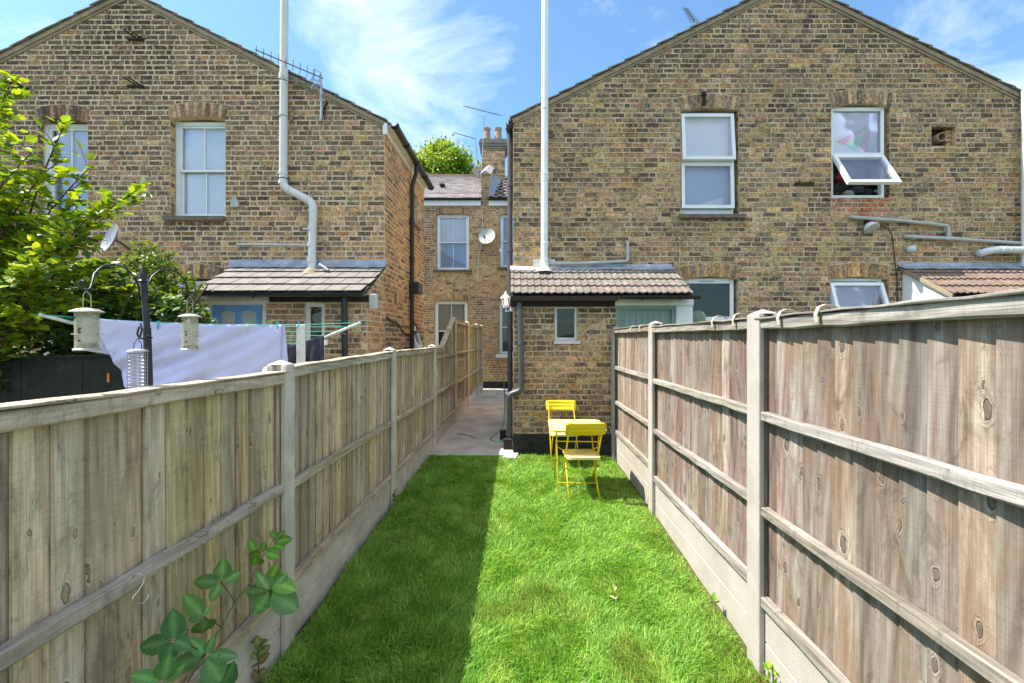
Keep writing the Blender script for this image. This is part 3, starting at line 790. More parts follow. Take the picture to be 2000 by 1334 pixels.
# pale soil pipe with its offset
Yp = YL - 0.11
sp = [P(556, -60, Yp), P(553, 365, Yp), P(612, 396, Yp), P(609, 524, Yp)]
pipe('soil_pipe', house_l, sp, 0.062, 'pvc', [(P(554, 150, Yp), (0, 0, 1), 0.10, 1.13), (P(553, 338, Yp), (0, 0, 1), 0.06, 1.1), (P(553, 357, Yp), (0, 0, 1), 0.05, 1.13), (P(564, 371, Yp), (59, 0, -31), 0.05, 1.12),
      (P(600, 390, Yp), (59, 0, -31), 0.05, 1.12), (P(611, 412, Yp), (0, 0, 1), 0.06, 1.12), (P(610, 446, Yp), (0, 0, 1), 0.07, 1.12), (P(609, 478, Yp), (0, 0, 1), 0.07, 1.12), (P(609, 508, Yp), (0, 0, 1), 0.08, 1.14)], label='pale grey soil pipe with a sideways offset')
for (px, py) in ((553, 228), (553, 349)):
    m = MB(); c = P(px, py, Yp)
    m.tube([c + Vector((0.066 * math.cos(t), 0.066 * math.sin(t), 0)) for t in [2 * math.pi * k / 16 for k in range(17)]], 0.006, 5, False)
    m.tube([c + Vector((0.05, 0.04, 0)), c + Vector((0.13, 0.10, -0.04))], 0.006, 5); m.build('pipe_clip', M['iron'], house_l)
pipe('waste_pipe', house_l, [P(462, 477, YL - 0.03), P(606, 478, YL - 0.05)], 0.014, 'pvc')
pipe('waste_pipe', house_l, [P(592, 447, YL - 0.05), P(607, 447, YL - 0.05)], 0.018, 'pvc')
m = MB(); m.prism([P(450, 404, YL - 0.05), P(465, 404, YL - 0.05), P(465, 392, YL - 0.05), P(457, 384, YL - 0.05), P(450, 390, YL - 0.05)], (0, 0.045, 0)); m.build('sensor_box', M['pvc_g'], house_l, bevel=0.004)

# ---- iron brackets on the left gable
for (px, py, lb_) in ((267, 76, 'rusty twin rod iron bracket high near the apex of the left gable'), (267, 168, 'rusty twin rod iron bracket level with the left window arches'), (40, 172, 'rusty iron bracket at the far left above the tree')):
    c = P(px, py, YL); t = thing('iron_bracket', lb_, 'bracket', c, 'iron brackets on the left gable')
    m = MB(); m.box(c.x - 0.13, c.x + 0.13, YL - 0.035, YL, c.z - 0.03, c.z + 0.0); m.build('plate', M['iron'], t)
    for dx in (-0.02, 0.05):
        m = MB(); m.tube([c + Vector((dx + 0.03, 0, 0)), c + Vector((dx - 0.06, -0.16, 0.055))], 0.012, 6); m.build('rod', M['iron'], t)

# ---- right house
house_r = thing('brick_house', 'right stock brick gabled rear wing with white casement windows and red brick patch', 'house', (4.5, 7.3, 0))
frR = Frame(0, YR)
xr0, xr1, xrr = PX(1002, YR), PX(1997, YR), PX(1541, YR)
zre, zrr = PZ(238, YR), PZ(-30, YR)
zre2 = PZ(193, YR)
def topR(u):
    if u < xrr: return zre + (zrr - zre) * (u - xr0) / (xrr - xr0)
    return zrr + (zre2 - zrr) * (u - xrr) / (xr1 - xrr)
w1 = (PX(1330, YR), PX(1442, YR), PZ(420, YR), PZ(217, YR))
w2_ = (PX(1624, YR), PX(1738, YR), PZ(386, YR), PZ(209, YR))
w3 = (PX(1336, YR), PX(1442, YR), 1.45, PZ(546, YR))
w4 = (PX(1622, YR), PX(1736, YR), 1.45, PZ(546, YR))
flue = (PX(1819, YR), PX(1866, YR), PZ(285, YR), PZ(246, YR))
redp = (PX(1624, YR), PX(1740, YR), PZ(386, YR) - 4 * 0.0813, PZ(386, YR))
holesR = [w1, w2_, w3, w4]
wallR = wall_mesh(frR, xr0, xr1, -0.3, topR, [(h[0] - 0.004, h[1] + 0.004, h[2], h[3] + 0.05) for h in holesR] + [flue], 0.24, (xrr,)).build('wall', M['mortar'], house_r)
TONE_ZONES[:] = [(w1[0] - 0.1, w1[1] + 0.15, w1[2] - 0.45, w1[2] - 0.05, 0.55), (w2_[0] - 0.35, w2_[0] - 0.02, w2_[2] - 0.8, w2_[2] + 0.3, 0.35), (xr0, xr0 + 0.28, 3.0, 5.0, 0.35)]
br_ = lay(xr0, xr1, 0.03, topR, [(h[0], h[1], h[2], h[3] + 0.03) for h in holesR] + [flue, redp], 0.0813, 13, gap=0.0125)
def keyR(i):
    u, z, w, h = br_[i]
    px = 1000 + u * F / YR; py = 667 - (z - EYE) * F / YR
    if w < 0.17 or px > 1980 or py < 0 or (px < 1330 and py > 505) or py > 590 or (px > 1750 and py > 500): return 1e7
    return (px - 1280) ** 2 + (py - 400) ** 2
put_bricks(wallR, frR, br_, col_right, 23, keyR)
rb = [(u, z, w, h) for (u, z, w, h) in lay(redp[0], redp[1], redp[2], lambda u: redp[3], [], 0.0813, 77, 'stretcher')]
patch = MB(); frR.hexa(patch, redp[0], redp[1], -0.004, 0.02, redp[2], redp[3] - 0.001)
patch = patch.build('brick_patch', M['mortar'], house_r, label='newer red brick patch below the upper window')
put_bricks(patch, frR, rb, col_red, 24, lambda i: i, proud=0.003)
ledge = MB()
rl = rng(6); z = 0.03
while z < 5.2:                      # proud weathered ribbons of pointing between the courses
    u = xr0 + 0.03
    while u < xr1 - 0.1:
        ln = rl.uniform(0.5, 2.2); e = min(u + ln, xr1 - 0.05)
        if rl.random() < 0.72 and not any(h[2] - 0.08 < z < h[3] + 0.36 and u < h[1] + 0.1 and e > h[0] - 0.1 for h in holesR + [flue, redp]):
            t_ = rl.uniform(0.004, 0.007)
            frR.hexa(ledge, u, e, -0.010, 0.01, z - t_, z + t_)
        u = e + rl.uniform(0.0, 0.25)
    z += 0.0813
ledge.build('pointing', M['mortar_l'], house_r, kind='stuff')
for h, sd, cf in ((w1, 1, 0), (w2_, 2, 0), (w3, 3, 1), (w4, 4, 1)):
    arch(house_r, frR, h[0] - 0.0, h[1] + 0.0, h[3] + 0.0, 0.045, 0.235, 14, (lambda u, z, rd: vary(pick(rd, [(3, GRY), (1.5, DRK), (3, BUF), (1.5, OLV)]), rd)) if not cf else (lambda u, z, rd: vary(pick(rd, [(3, YEL), (3, OCH), (2, OLV), (1, GRY)]), rd)), 60 + sd, 0.045)
for h, sd in ((w1, 83), (w2_, 84), (w4, 85)): reveal(wallR, h[1] + 0.004, YR + 0.074, R(-90), h[2] + 0.01, h[3] + 0.02, col_right, sd, 0.07)
stone_sill(house_r, frR, w1[0] - 0.04, w1[1] + 0.10, w1[2] + 0.004, 0.065, 0.06)
# W1: tilted upper light and a slightly opened lower light
m = MB(); rect_frame(m, frR, w1[0] + 0.005, w1[1] - 0.05, w1[2] + 0.01, w1[3] + 0.0, 0.05, 0.06, 0.13, 0.09)
zt = PZ(312, YR); frR.hexa(m, w1[0] + .055, w1[1] - .1, 0.06, 0.13, zt - 0.025, zt + 0.025)
win = m.build('window', M['white'], house_r, bevel=0.004)
open_light(win, frR, w1[0] + 0.015, w1[1] - 0.06, zt - 0.02, w1[3] - 0.03, 0.05, R(5.5))
open_light(win, frR, w1[0] + 0.015, w1[1] - 0.06, w1[2] + 0.11, zt - 0.035, 0.05, R(2))
blind(win, frR, w1[0] + 0.055, w1[1] - 0.10, zt, w1[3] - 0.05, 0.135, 'blind'); blind(win, frR, w1[0] + 0.055, w1[1] - 0.10, w1[2] + 0.09, zt, 0.135, 'blindb')
m = MB(); m.prism([P(1363, 400, YR + 0.125), P(1412, 400, YR + 0.125), P(1412, 386, YR + 0.125)], (0, 0.006, 0)); m.build('paper', M['white'], win)
# W2: fixed top light with a pink and green fan, lower light wide open
m = MB(); a0, a1 = w2_[0] + 0.01, w2_[1] - 0.055
rect_frame(m, frR, a0, a1, w2_[2] + 0.0, w2_[3] + 0.02, 0.05, 0.045, 0.12, 0.055, 0.06)
zt2 = PZ(300, YR); frR.hexa(m, a0 + .05, a1 - .05, 0.045, 0.12, zt2 - 0.02, zt2 + 0.035)
win = m.build('window', M['white'], house_r, bevel=0.004, label='white window with its lower light propped wide open')
pane(win, frR, a0 + 0.05, a1 - 0.05, zt2 + 0.035, w2_[3] - 0.04, 0.07)
blind(win, frR, a0 + 0.05, a1 - 0.05, zt2 + 0.035, w2_[3] - 0.04, 0.118, 'blind', 'net_curtain')
rot = open_light(win, frR, a0 + 0.03, a1 - 0.03, zt2 - 0.69, zt2 - 0.03, 0.035, R(31))
M['pink'] = m_plain('pink_card', (0.85, 0.10, 0.20), 0.7, 0.04, 5, 0, 0.2); M['lime'] = m_plain('lime_card', (0.30, 0.85, 0.22), 0.7, 0.04, 5, 0, 0.2)
apex = P(1702, 243, YR + 0.084)
pts = [P(1634, 276, YR + 0.084), P(1652, 281, YR + 0.084), P(1676, 292, YR + 0.084), P(1695, 297, YR + 0.084)]
for i, mt in ((0, 'pink'), (1, 'lime'), (2, 'pink')):
    m = MB(); m.prism([apex, pts[i], pts[i + 1]], (0, 0.004, 0)); m.build('fan_blade', M[mt], win)
M['clutter'] = m_plain('red_cloth', (0.30, 0.05, 0.07), 0.9, 0.3, 6, 0, 0.1)
for (px, py, rr, mt) in ((1640, 346, 0.12, 'clutter'), (1672, 374, 0.13, 'room'), (1690, 378, 0.12, 'cloth_d'), (1712, 374, 0.05, 'lime'), (1655, 380, 0.10, 'dish')):
    m = MB(); c = P(px, py, YR + 0.32); m.lathe(c - Vector((0, 0, rr * 0.7)), [(0.01, 0), (rr * 0.9, rr * 0.3), (rr, rr * 0.7), (rr * 0.7, rr * 1.2), (0.01, rr * 1.4)], 12); m.build('bundle', M[mt], win, smooth=True)
# W3 and W4 at ground floor
m = MB(); rect_frame(m, frR, w3[0] + 0.0, w3[1] - 0.04, w3[2], w3[3] + 0.03, 0.06, 0.07, 0.14, 0.06, 0.085)
frR.hexa(m, w3[0] + .06, w3[1] - .1, 0.07, 0.14, PZ(622, YR) - 0.03, PZ(622, YR) + 0.03)
win = m.build('window', M['white'], house_r, bevel=0.004); pane(win, frR, w3[0] + .06, w3[1] - .1, PZ(620, YR), w3[3] - 0.055, 0.10, 'glass_d')
pane(win, frR, w3[0] + .06, w3[1] - .1, w3[2] + 0.06, PZ(625, YR), 0.10, 'glass_d')
m = MB(); frR.hexa(m, w3[0] + .28, w3[0] + .52, 0.06, 0.07, w3[3] - 0.03, w3[3] - 0.01); m.build('vent', M['pvc_g'], win)
m = MB(); rect_frame(m, frR, w4[0] + 0.0, w4[1] - 0.06, w4[2], w4[3] + 0.03, 0.05, 0.07, 0.14)
win = m.build('window', M['white'], house_r, bevel=0.004, label='white ground floor window tilted open behind the fence')
open_light(win, frR, w4[0] + 0.01, w4[1] - 0.07, w4[3] - 0.72, w4[3] - 0.05, 0.05, R(18)); blind(win, frR, w4[0] + 0.05, w4[1] - 0.11, w4[3] - 0.7, w4[3] - 0.02, 0.2, 'blindb', 'curtain')
# shell
m = MB(); m.box(xr0 + 0.25, xr1 - 0.25, 11.75, 11.95, -0.3, zre); m.prism([(xr0 + 0.2, 11.75, zre), (xr1 - 0.2, 11.75, zre), (xrr, 11.75, zrr)], (0, 0.2, 0))
m.hexa([(xr0 + 0.0, YR + 0.24, -0.3), (xr0 + 0.23, YR + 0.24, -0.3), (xr0 + 0.33, 11.95, -0.3), (xr0 + 0.1, 11.95, -0.3), (xr0 + 0.0, YR + 0.24, zre - 0.02), (xr0 + 0.23, YR + 0.24, zre - 0.02), (xr0 + 0.33, 11.95, zre - 0.02), (xr0 + 0.1, 11.95, zre - 0.02)])
m.box(xr1 - 0.23, xr1, YR + 0.24, 11.95, -0.3, zre2 - 0.02); m.box(xr0 + 0.35, xr1 - 0.3, YR + 0.3, 11.7, 2.55, 2.7)
m.build('rear_wall', M['mortar'], house_r)
m = MB()
for (xa, za) in ((xr0, zre), (xr1, zre2)):
    d = Vector((xrr - xa, 0, zrr - za)).normalized(); nn = Vector((-d.z, 0, d.x)) if d.x > 0 else Vector((d.z, 0, -d.x))
    a = Vector((xa, 0, za)) - d * 0.06; b = Vector((xrr, 0, zrr)); w = []
    for h in (0.036, 0.062):
        for p, yy in ((a, YR), (b, YR), (b, 12.1), (a, 12.1)): w.append(p + nn * h + Vector((0, yy, 0)))
    m.hexa(w)
roofR = m.build('roof', M['slate'], house_r)
verge(house_r, roofR, 0, xr0, zre, xrr, zrr, YR, 17, seed=5); verge(house_r, roofR, 0, xr1, zre2, xrr, zrr, YR, 17, seed=6)
# gutter and downpipe on the alley corner
gutter('gutter', house_r, (xr0 - 0.06, YR - 0.06, zre - 0.02), (xr0 + 0.05, 11.9, zre - 0.04), 0.06, 'alu_dark', brackets=(0.05, 0.4))
pipe('downpipe', house_r, [(xr0 - 0.055, YR + 0.25, zre - 0.09), (xr0 - 0.05, YR + 0.25, 0.0)], 0.042, 'alu_dark', [((xr0 - 0.05, YR + 0.25, z), (0, 0, 1), 0.06, 1.2) for z in (4.3, 3.2, 2.2, 1.1)])
# white soil pipe rising past the roof
Yq = YR - 0.10
pipe('soil_pipe', house_r, [P(1065, -70, Yq), P(1063, 524, Yq)], 0.058, 'white', [(P(1064, y_, Yq), (0, 0, 1), h_, 1.12) for y_, h_ in ((212, 0.03), (340, 0.05), (347, 0.04), (352, 0.03), (476, 0.03), (508, 0.05), (517, 0.07))], label='tall white soil pipe running past the eaves')
pipe('waste_pipe', house_r, [P(1072, 515, YR - 0.07), P(1150, 514, YR - 0.06), P(1226, 510, YR - 0.05), P(1226, 474, YR - 0.05), P(1222, 472, YR + 0.02)], 0.024, 'pvc_g', [(P(1100, 515, YR - 0.065), (1, 0, 0), 0.05, 1.2)])
m = MB(); m.box(PX(1041, YR), PX(1084, YR), YR - 0.03, YR - 0.003, PZ(521, YR), PZ(507, YR)); m.build('pipe_plate', M['white_old'], house_r)
# right hand pipes
pipe('waste_pipe', house_r, [P(1660, 424, YR + 0.02), P(1664, 424, YR - 0.06), P(1760, 431, YR - 0.06), P(1851, 441, YR - 0.06), P(1853, 463, YR - 0.06)], 0.028, 'pvc_g', [(P(1812, 436, YR - 0.06), (1, 0, -0.1), 0.06, 1.2), (P(1853, 459, YR - 0.06), (0, 0, 1), 0.04, 1.2)])
pipe('waste_pipe', house_r, [P(1766, 462, YR + 0.02), P(1771, 462, YR - 0.06), P(1853, 466, YR - 0.06), P(1994, 475, YR - 0.06)], 0.028, 'pvc_g', [(P(1785, 463, YR - 0.06), (1, 0, 0), 0.05, 1.25), (P(1853, 466, YR - 0.06), (1, 0, 0), 0.12, 1.22), (P(1930, 471, YR - 0.06), (1, 0, 0), 0.03, 1.2)])
pipe('soil_branch', house_r, [P(1912, 497, YR + 0.05), P(1916, 494, YR - 0.10), P(1945, 487, YR - 0.12), P(1996, 488, YR - 0.12)], 0.058, 'pvc', [(P(1955, 488, YR - 0.12), (1, 0, 0), 0.05, 1.12), (P(1968, 488, YR - 0.12), (1, 0, 0), 0.03, 1.1)], label='fat pale branch pipe beside the far right roof')
m = MB(); c = P(1775, 488, YR); m.lathe(c + Vector((-0.02, 0, -0.0)), [(0.055, -0.02), (0.062, -0.06), (0.05, -0.10), (0.03, -0.115)], 12, (-0.25, 1, 0.0)); m.build('vent_cowl', M['pvc'], house_r, smooth=True)
# broken hole with a clay flue
cf = P(1836, 268, YR); m = MB(); m.lathe((cf.x + 0.02, YR + 0.12, cf.z), [(0.072, 0), (0.072, 0.16), (0.058, 0.16), (0.058, 0.0)], 16, (-0.12, -1, -0.05)); m.build('flue_pipe', M['terra'], house_r, smooth=True)
m = MB(); m.box(flue[0] - 0.02, flue[1] + 0.02, YR + 0.13, YR + 0.16, flue[2] - 0.02, flue[3] + 0.02); m.build('flue_recess', M['iron'], house_r)
put_bricks(wallR, Frame(0, YR + 0.06), [(flue[1] - 0.05, z, 0.10, 0.06) for z in (flue[2] + 0.05, flue[2] + 0.12, flue[2] + 0.19, flue[2] + 0.26)], lambda u, z, rd: YEL, 4)
m = MB(); m.box(PX(1551, YR), PX(1588, YR), YR - 0.03, YR, PZ(363, YR), PZ(357, YR)); m.tube([P(1562, 358, YR - 0.02), P(1562, 352, YR - 0.03)], 0.01, 6); m.tube([P(1583, 358, YR - 0.02), P(1583, 352, YR - 0.03)], 0.01, 6); m.build('iron_cleat', M['iron'], house_r)
m = MB(); m.box(PX(1370, YR), PX(1376, YR), YR - 0.05, YR - 0.01, PZ(208, YR), PZ(182, YR)); m.box(PX(1369, YR), PX(1377, YR), YR - 0.06, YR - 0.01, PZ(189, YR), PZ(182, YR)); m.build('iron_strap', M['iron'], house_r)
ab = MB(); 
for i in range(4):
    for k in range(3): ab.box(PX(1070, YR) + 0.012 + i * 0.02, PX(1070, YR) + 0.024 + i * 0.02, YR - 0.012, YR - 0.006, PZ(272, YR) + 0.012 + k * 0.045, PZ(272, YR) + 0.045 + k * 0.045)
bb_ = MB(); bb_.box(PX(1069, YR), PX(1079, YR), YR - 0.010, YR, PZ(272, YR), PZ(256, YR)); bb_ = bb_.build('air_brick', M['terra'], house_r); ab.build('grille', M['iron'], bb_)
m = MB(); m.tube([P(1328, 466, YR - 0.02), P(1327, 500, YR - 0.025), P(1329, 560, YR - 0.02), P(1330, 610, YR - 0.02)], 0.005, 5); m.tube([P(1326, 463, YR), P(1329, 468, YR - 0.04)], 0.012, 5); m.build('cable', M['pvc_g'], house_r)
pipe('corner_pipe', house_r, [P(2003, 176, YR - 0.1), P(2003, 520, YR - 0.1)], 0.05, 'white', label='white vertical pipe at the far right corner')
# security light
fl = thing('floodlight', 'white bulkhead security light under the red brick patch', 'light', P(1700, 440, YR))
c = P(1700, 440, YR - 0.06); m = MB(); m.lathe(c + Vector((0, 0.05, 0.03)), [(0.02, -0.01), (0.07, 0.02), (0.10, 0.07), (0.115, 0.11)], 16, (0.12, -0.55, -0.75)); m.build('housing', M['white'], fl, smooth=True)
m = MB(); q = Vector((0.12, -0.55, -0.75)).normalized(); m.lathe(c + Vector((0, 0.05, 0.03)) + q * 0.105, [(0.02, 0.02), (0.10, 0.014), (0.112, 0.004)], 16, q); m.build('lens', M['pvc_g'], fl, smooth=True)
m = MB(); m.box(c.x - 0.06, c.x + 0.03, YR - 0.03, YR, c.z + 0.03, c.z + 0.09); m.build('mount', M['iron'], fl)
m = MB(); m.tube([P(1716, 441, YR - 0.04), P(1735, 445, YR - 0.02), P(1743, 460, YR - 0.02), P(1748, 510, YR - 0.02), P(1752, 540, YR - 0.02), P(1753, 590, YR - 0.02)], 0.007, 5); m.build('cord', M['iron'], fl)

TONE_ZONES[:] = []
# ------------------------------------------------------------------ right lean-to with its tiled roof
YF = 6.6
lean = thing('lean_to', 'small brick lean-to with pantiled roof, sage door and tiny window beside the bistro table', 'lean-to', (1.3, 6.6, 0))
frE = Frame(0, YF)
LX0, LX1, LXD, LXP = 0.02, 2.68, PX(1204, YF), PX(1320, YF)
LTOP = 2.22
wn_ = (PX(1083, YF), PX(1128, YF), PZ(666, YF), PZ(596, YF))
wall = wall_mesh(frE, LX0, LXD, -0.3, lambda u: LTOP, [wn_], 0.12).build('wall', M['mortar'], lean)
TONE_ZONES[:] = [(0, 1.6, 0.25, 0.95, -0.35), (0, 1.6, 1.85, 2.3, 0.45)]
lb_ = lay(LX0, LXD, 0.30, lambda u: LTOP, [wn_], 0.0805, 31, gap=0.011)
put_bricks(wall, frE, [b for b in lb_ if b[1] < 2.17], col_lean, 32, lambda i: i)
m = MB(); frE.hexa(m, LX0 - 0.006, LXD, -0.014, 0.05, -0.3, 0.285); m.build('plinth', M['blackp'], lean, bevel=0.012)
rb_ = lay(LX0, LXD, -0.04, lambda u: 0.29, [], 0.0805, 33); m = MB()
rd = rng(3)
for (u, z, w, h) in rb_:
    v, f = brick_shape(w, h, rd, proud=0.004); m.add([frE.pt(u + a, b - 0.014, z + c) for a, b, c in v], f)
m.build('painted_brickwork', M['blackp'], lean, kind='stuff')
TONE_ZONES[:] = []
# alley side wall
frEs = Frame(LX0, YF, R(90) + 0.0)
m = MB(); m.box(LX0, LX0 + 0.12, YF + 0.12, YR - 0.01, -0.3, 2.5); m.box(LX1 - 0.12, LX1, YF + 0.12, YR - 0.01, -0.3, 2.5); m.build('side_wall', M['mortar'], lean)
# tiny window
m = MB(); rect_frame(m, frE, wn_[0] + 0.005, wn_[1] - 0.005, wn_[2], wn_[3] - 0.01, 0.035, 0.03, 0.09, 0.05)
win = m.build('window', M['white_old'], lean, bevel=0.003); pane(win, frE, wn_[0] + .035, wn_[1] - .035, wn_[2] + .045, wn_[3] - .04, 0.06, 'glass_d')
m = MB(); frE.hexa(m, wn_[0] + .03, wn_[1] - .03, 0.10, 0.105, wn_[2] + .03, wn_[2] + 0.27); m.build('obscure_film', M['room'], win)
m = MB(); frE.hexa(m, wn_[0] + .03, wn_[1] - .03, 0.10, 0.11, wn_[2] + .27, wn_[2] + 0.32); m.build('sash_bar', M['cement'], win)
m = MB(); frE.hexa(m, wn_[0] - .01, wn_[1] + .04, -0.035, 0.06, wn_[2] - 0.045, wn_[2]); m.build('sill', M['white_old'], lean, bevel=0.006)
# door, header and rendered pier
m = MB(); frE.hexa(m, LXD + 0.01, LXP, 0.07, 0.12, 0.05, PZ(598, YF)); door = m.build('door', M['green_door'], lean)
for k in range(7):
    m = MB(); w_ = (LXP - LXD - 0.26) / 7; x_ = LXD + 0.13 + k * w_
    frE.hexa(m, x_ + 0.004, x_ + w_ - 0.004, 0.058, 0.07, 0.3, PZ(613, YF)); m.build('board', M['green_door'], door)
m = MB(); rect_frame(m, frE, LXD, LXP + 0.005, 0.0, PZ(597, YF), 0.055, 0.03, 0.12); m.build('door_frame', M['green_door'], lean, bevel=0.003)
m = MB(); frE.hexa(m, LXP + 0.006, LX1 - 0.0, -0.005, 0.12, -0.3, PZ(597, YF)); m.build('pier', M['render'], lean, bevel=0.01)
m = MB(); frE.hexa(m, PX(1200, YF), PX(1354, YF), -0.02, 0.10, PZ(597, YF), PZ(583, YF)); m.build('door_header', M['white'], lean, bevel=0.004)
m = MB(); frE.hexa(m, LX0 - 0.04, PX(1200, YF) - 0.002, -0.05, 0.11, 2.165, PZ(581, YF)); m.build('fascia', M['blackp'], lean, bevel=0.004)
m = MB(); frE.hexa(m, LX0 - 0.02, LX1, 0.11, 0.13, 2.2, 2.34); m.build('wall_plate', M['blackp'], lean)
EY0, EZ0, EY1, EZ1 = 6.40, 2.305, 7.29, 2.835

def wavy_tile(mb, x0, x1, y0, z0, y1, z1, rise=0.016, th=0.014, lift=0.0, nseg=5):
    """one rolled tile from the lower edge (y0,z0) up the slope to (y1,z1)"""
    vs = []
    for (y, z, l) in ((y0, z0, lift + 0.020), (y1, z1, 0.004)):
        for s in (0, 1):
            for k in range(nseg + 1):
                t = k / nseg; x = x0 + (x1 - x0) * t
                h = rise * (math.sin(math.pi * min(1, t / 0.62)) if t < 0.62 else 0.0) + (0.004 if t > 0.97 else 0)
                vs.append((x, y, z + l + h + (th if s else 0)))
    n = nseg + 1; f = []
    for k in range(nseg):
        f += [(n + k, n + k + 1, 3 * n + k + 1, 3 * n + k), (k + 1, k, 2 * n + k, 2 * n + k + 1), (k, k + 1, n + k + 1, n + k), (2 * n + k + 1, 2 * n + k, 3 * n + k, 3 * n + k + 1)]
    f += [(0, n, 3 * n, 2 * n), (nseg, 2 * n + nseg, 3 * n + nseg, n + nseg)]
    mb.add(vs, f)
def tiled_roof(parent, x0, x1, rows, cols, seed, mat='tile', y0=EY0, z0=EZ0, y1=EY1, z1=EZ1):
    rd = rng(seed); m = MB()
    m.hexa([(x0 + 0.01, y0 + 0.02, z0 - 0.04), (x1 - 0.01, y0 + 0.02, z0 - 0.04), (x1 - 0.01, y1, z1 - 0.05), (x0 + 0.01, y1, z1 - 0.05),
            (x0 + 0.01, y0 + 0.02, z0 - 0.0), (x1 - 0.01, y0 + 0.02, z0 - 0.0), (x1 - 0.01, y1, z1 - 0.01), (x0 + 0.01, y1, z1 - 0.01)])
    roof = m.build('roof', M['blackp'], parent)
    for r in range(rows):
        ta, tb = r / rows, min(1.0, (r + 1.25) / rows)
        ya, za, yb, zb = y0 + (y1 - y0) * ta, z0 + (z1 - z0) * ta, y0 + (y1 - y0) * tb, z0 + (z1 - z0) * tb
        for c in range(cols):
            a = x0 + (x1 - x0) * c / cols; b = x0 + (x1 - x0) * (c + 1) / cols
            m = MB(); j = rd.uniform(-0.004, 0.004)
            wavy_tile(m, a + 0.002, b - 0.001, ya + j, za + j * 0.6, yb, zb, lift=0.012 + rd.uniform(0, 0.006))
            m.build('tile', mat if not isinstance(mat, str) else M[mat], roof)
    return roof
tiled_roof(lean, -0.02, 2.61, 4, 26, 8)
def flashing(parent, x0, x1, y, z0, z1, seed, mat='lead', label=None):
    rd = rng(seed); m = MB(); n = int((x1 - x0) / 0.09)
    pts = []
    for i in range(n + 1):
        x = x0 + (x1 - x0) * i / n; j = [rd.uniform(-0.008, 0.008) for _ in range(4)]
        pts.append([(x, y - 0.006, z1 + j[0]), (x, y - 0.022 + j[1] * 0.6, z0 + 0.02 + j[2]), (x, y - 0.14 + j[3], z0 - 0.045 + j[0] * 0.8)])
    vs = [p for q in pts for p in q]; f = []
    for i in range(n):
        for k in range(2): a = i * 3 + k; f.append((a, a + 1, a + 4, a + 3))
    m.add(vs, f); o = m.build('flashing', M[mat], parent, label=label); s = o.modifiers.new('s', 'SOLIDIFY'); s.thickness = 0.005
    return o
flashing(lean, PX(1078, YR), 2.62, YR, 2.855, PZ(516, YR), 1)
flashing(lean, -0.03, PX(1078, YR), YR, 2.85, PZ(520, YR), 2, 'white_old')
m = MB(); c = P(1063, 527, 7.12); m.lathe(c + Vector((0, 0, -0.03)), [(0.13, 0), (0.10, 0.035), (0.065, 0.08)], 14); m.build('pipe_collar', M['white_old'], lean, smooth=True)
gut = gutter('gutter', lean, (PX(1208, 6.34), 6.34, 2.30), (PX(1366, 6.34), 6.34, 2.30), 0.05, 'black', brackets=(0.3, 0.76))
m = MB(); m.box(LX0 - 0.04, PX(1206, 6.4), 6.36, 6.43, 2.235, 2.30); m.build('gutter_board', M['iron'], lean)
dpx = 1016
pipe('downpipe', lean, [P(1015, 590, YF - 0.08), P(1019, 762, YF - 0.08), P(994, 771, YF - 0.06), P(994, 850, YF + 0.02)], 0.042, 'alu_dark', [(P(1017, 671, YF - 0.08), (0, 0, 1), 0.05, 1.22)])
m = MB(); m.tube([P(992, 768, YF - 0.05), P(993, 800, YF + 0.1)], 0.04, 12); m.build('shoe', M['alu_dark'], lean, smooth=True)

# wall lantern on the corner of the lean-to
lan = thing('wall_lantern', 'white carriage lantern glowing on the corner of the tiled lean-to', 'lantern', P(988, 590, 6.72))
c = P(988, 590, 6.72)
m = MB(); m.lathe(c + Vector((0, 0, 0.055)), [(0.085, 0), (0.08, 0.012), (0.05, 0.045), (0.022, 0.065), (0.014, 0.10), (0.004, 0.118)], 6); m.build('cap', M['white'], lan)
m = MB()
for k in range(6):
    a = math.pi / 3 * k; m.tube([c + Vector((0.062 * math.cos(a), 0.062 * math.sin(a), 0.055)), c + Vector((0.038 * math.cos(a), 0.038 * math.sin(a), -0.075))], 0.005, 5)
m.lathe(c + Vector((0, 0, -0.095)), [(0.012, 0), (0.042, 0.012), (0.042, 0.022)], 6); m.tube([c + Vector((0, 0, -0.09)), c + Vector((0, 0, -0.15))], [0.014, 0.006], 8); m.build('cage', M['white'], lan)
gl = G('lamp_glow'); gl.b.inputs['Emission Color'].default_value = (1, 0.72, 0.38, 1); gl.b.inputs['Emission Strength'].default_value = 1.6; gl.fin((0.9, 0.8, 0.6), 0.4)
m = MB(); m.lathe(c + Vector((0, 0, -0.05)), [(0.012, 0), (0.024, 0.03), (0.024, 0.07), (0.01, 0.10)], 10); m.build('bulb', gl.m, lan, smooth=True)
m = MB(); m.lathe(c + Vector((0, 0, -0.075)), [(0.036, 0), (0.058, 0.128)], 6); m.build('glass', M['glass'], lan)
m = MB(); m.tube([c + Vector((0, 0, -0.13)), c + Vector((0.03, 0.0, -0.14)), c + Vector((0.07, -0.0, -0.10)), c + Vector((0.105, -0.0, -0.10))], 0.010, 6); m.tube([c + Vector((0.09, 0, -0.06)), c + Vector((0.09, 0, -0.14))], 0.03, 8); m.build('bracket', M['white'], lan)

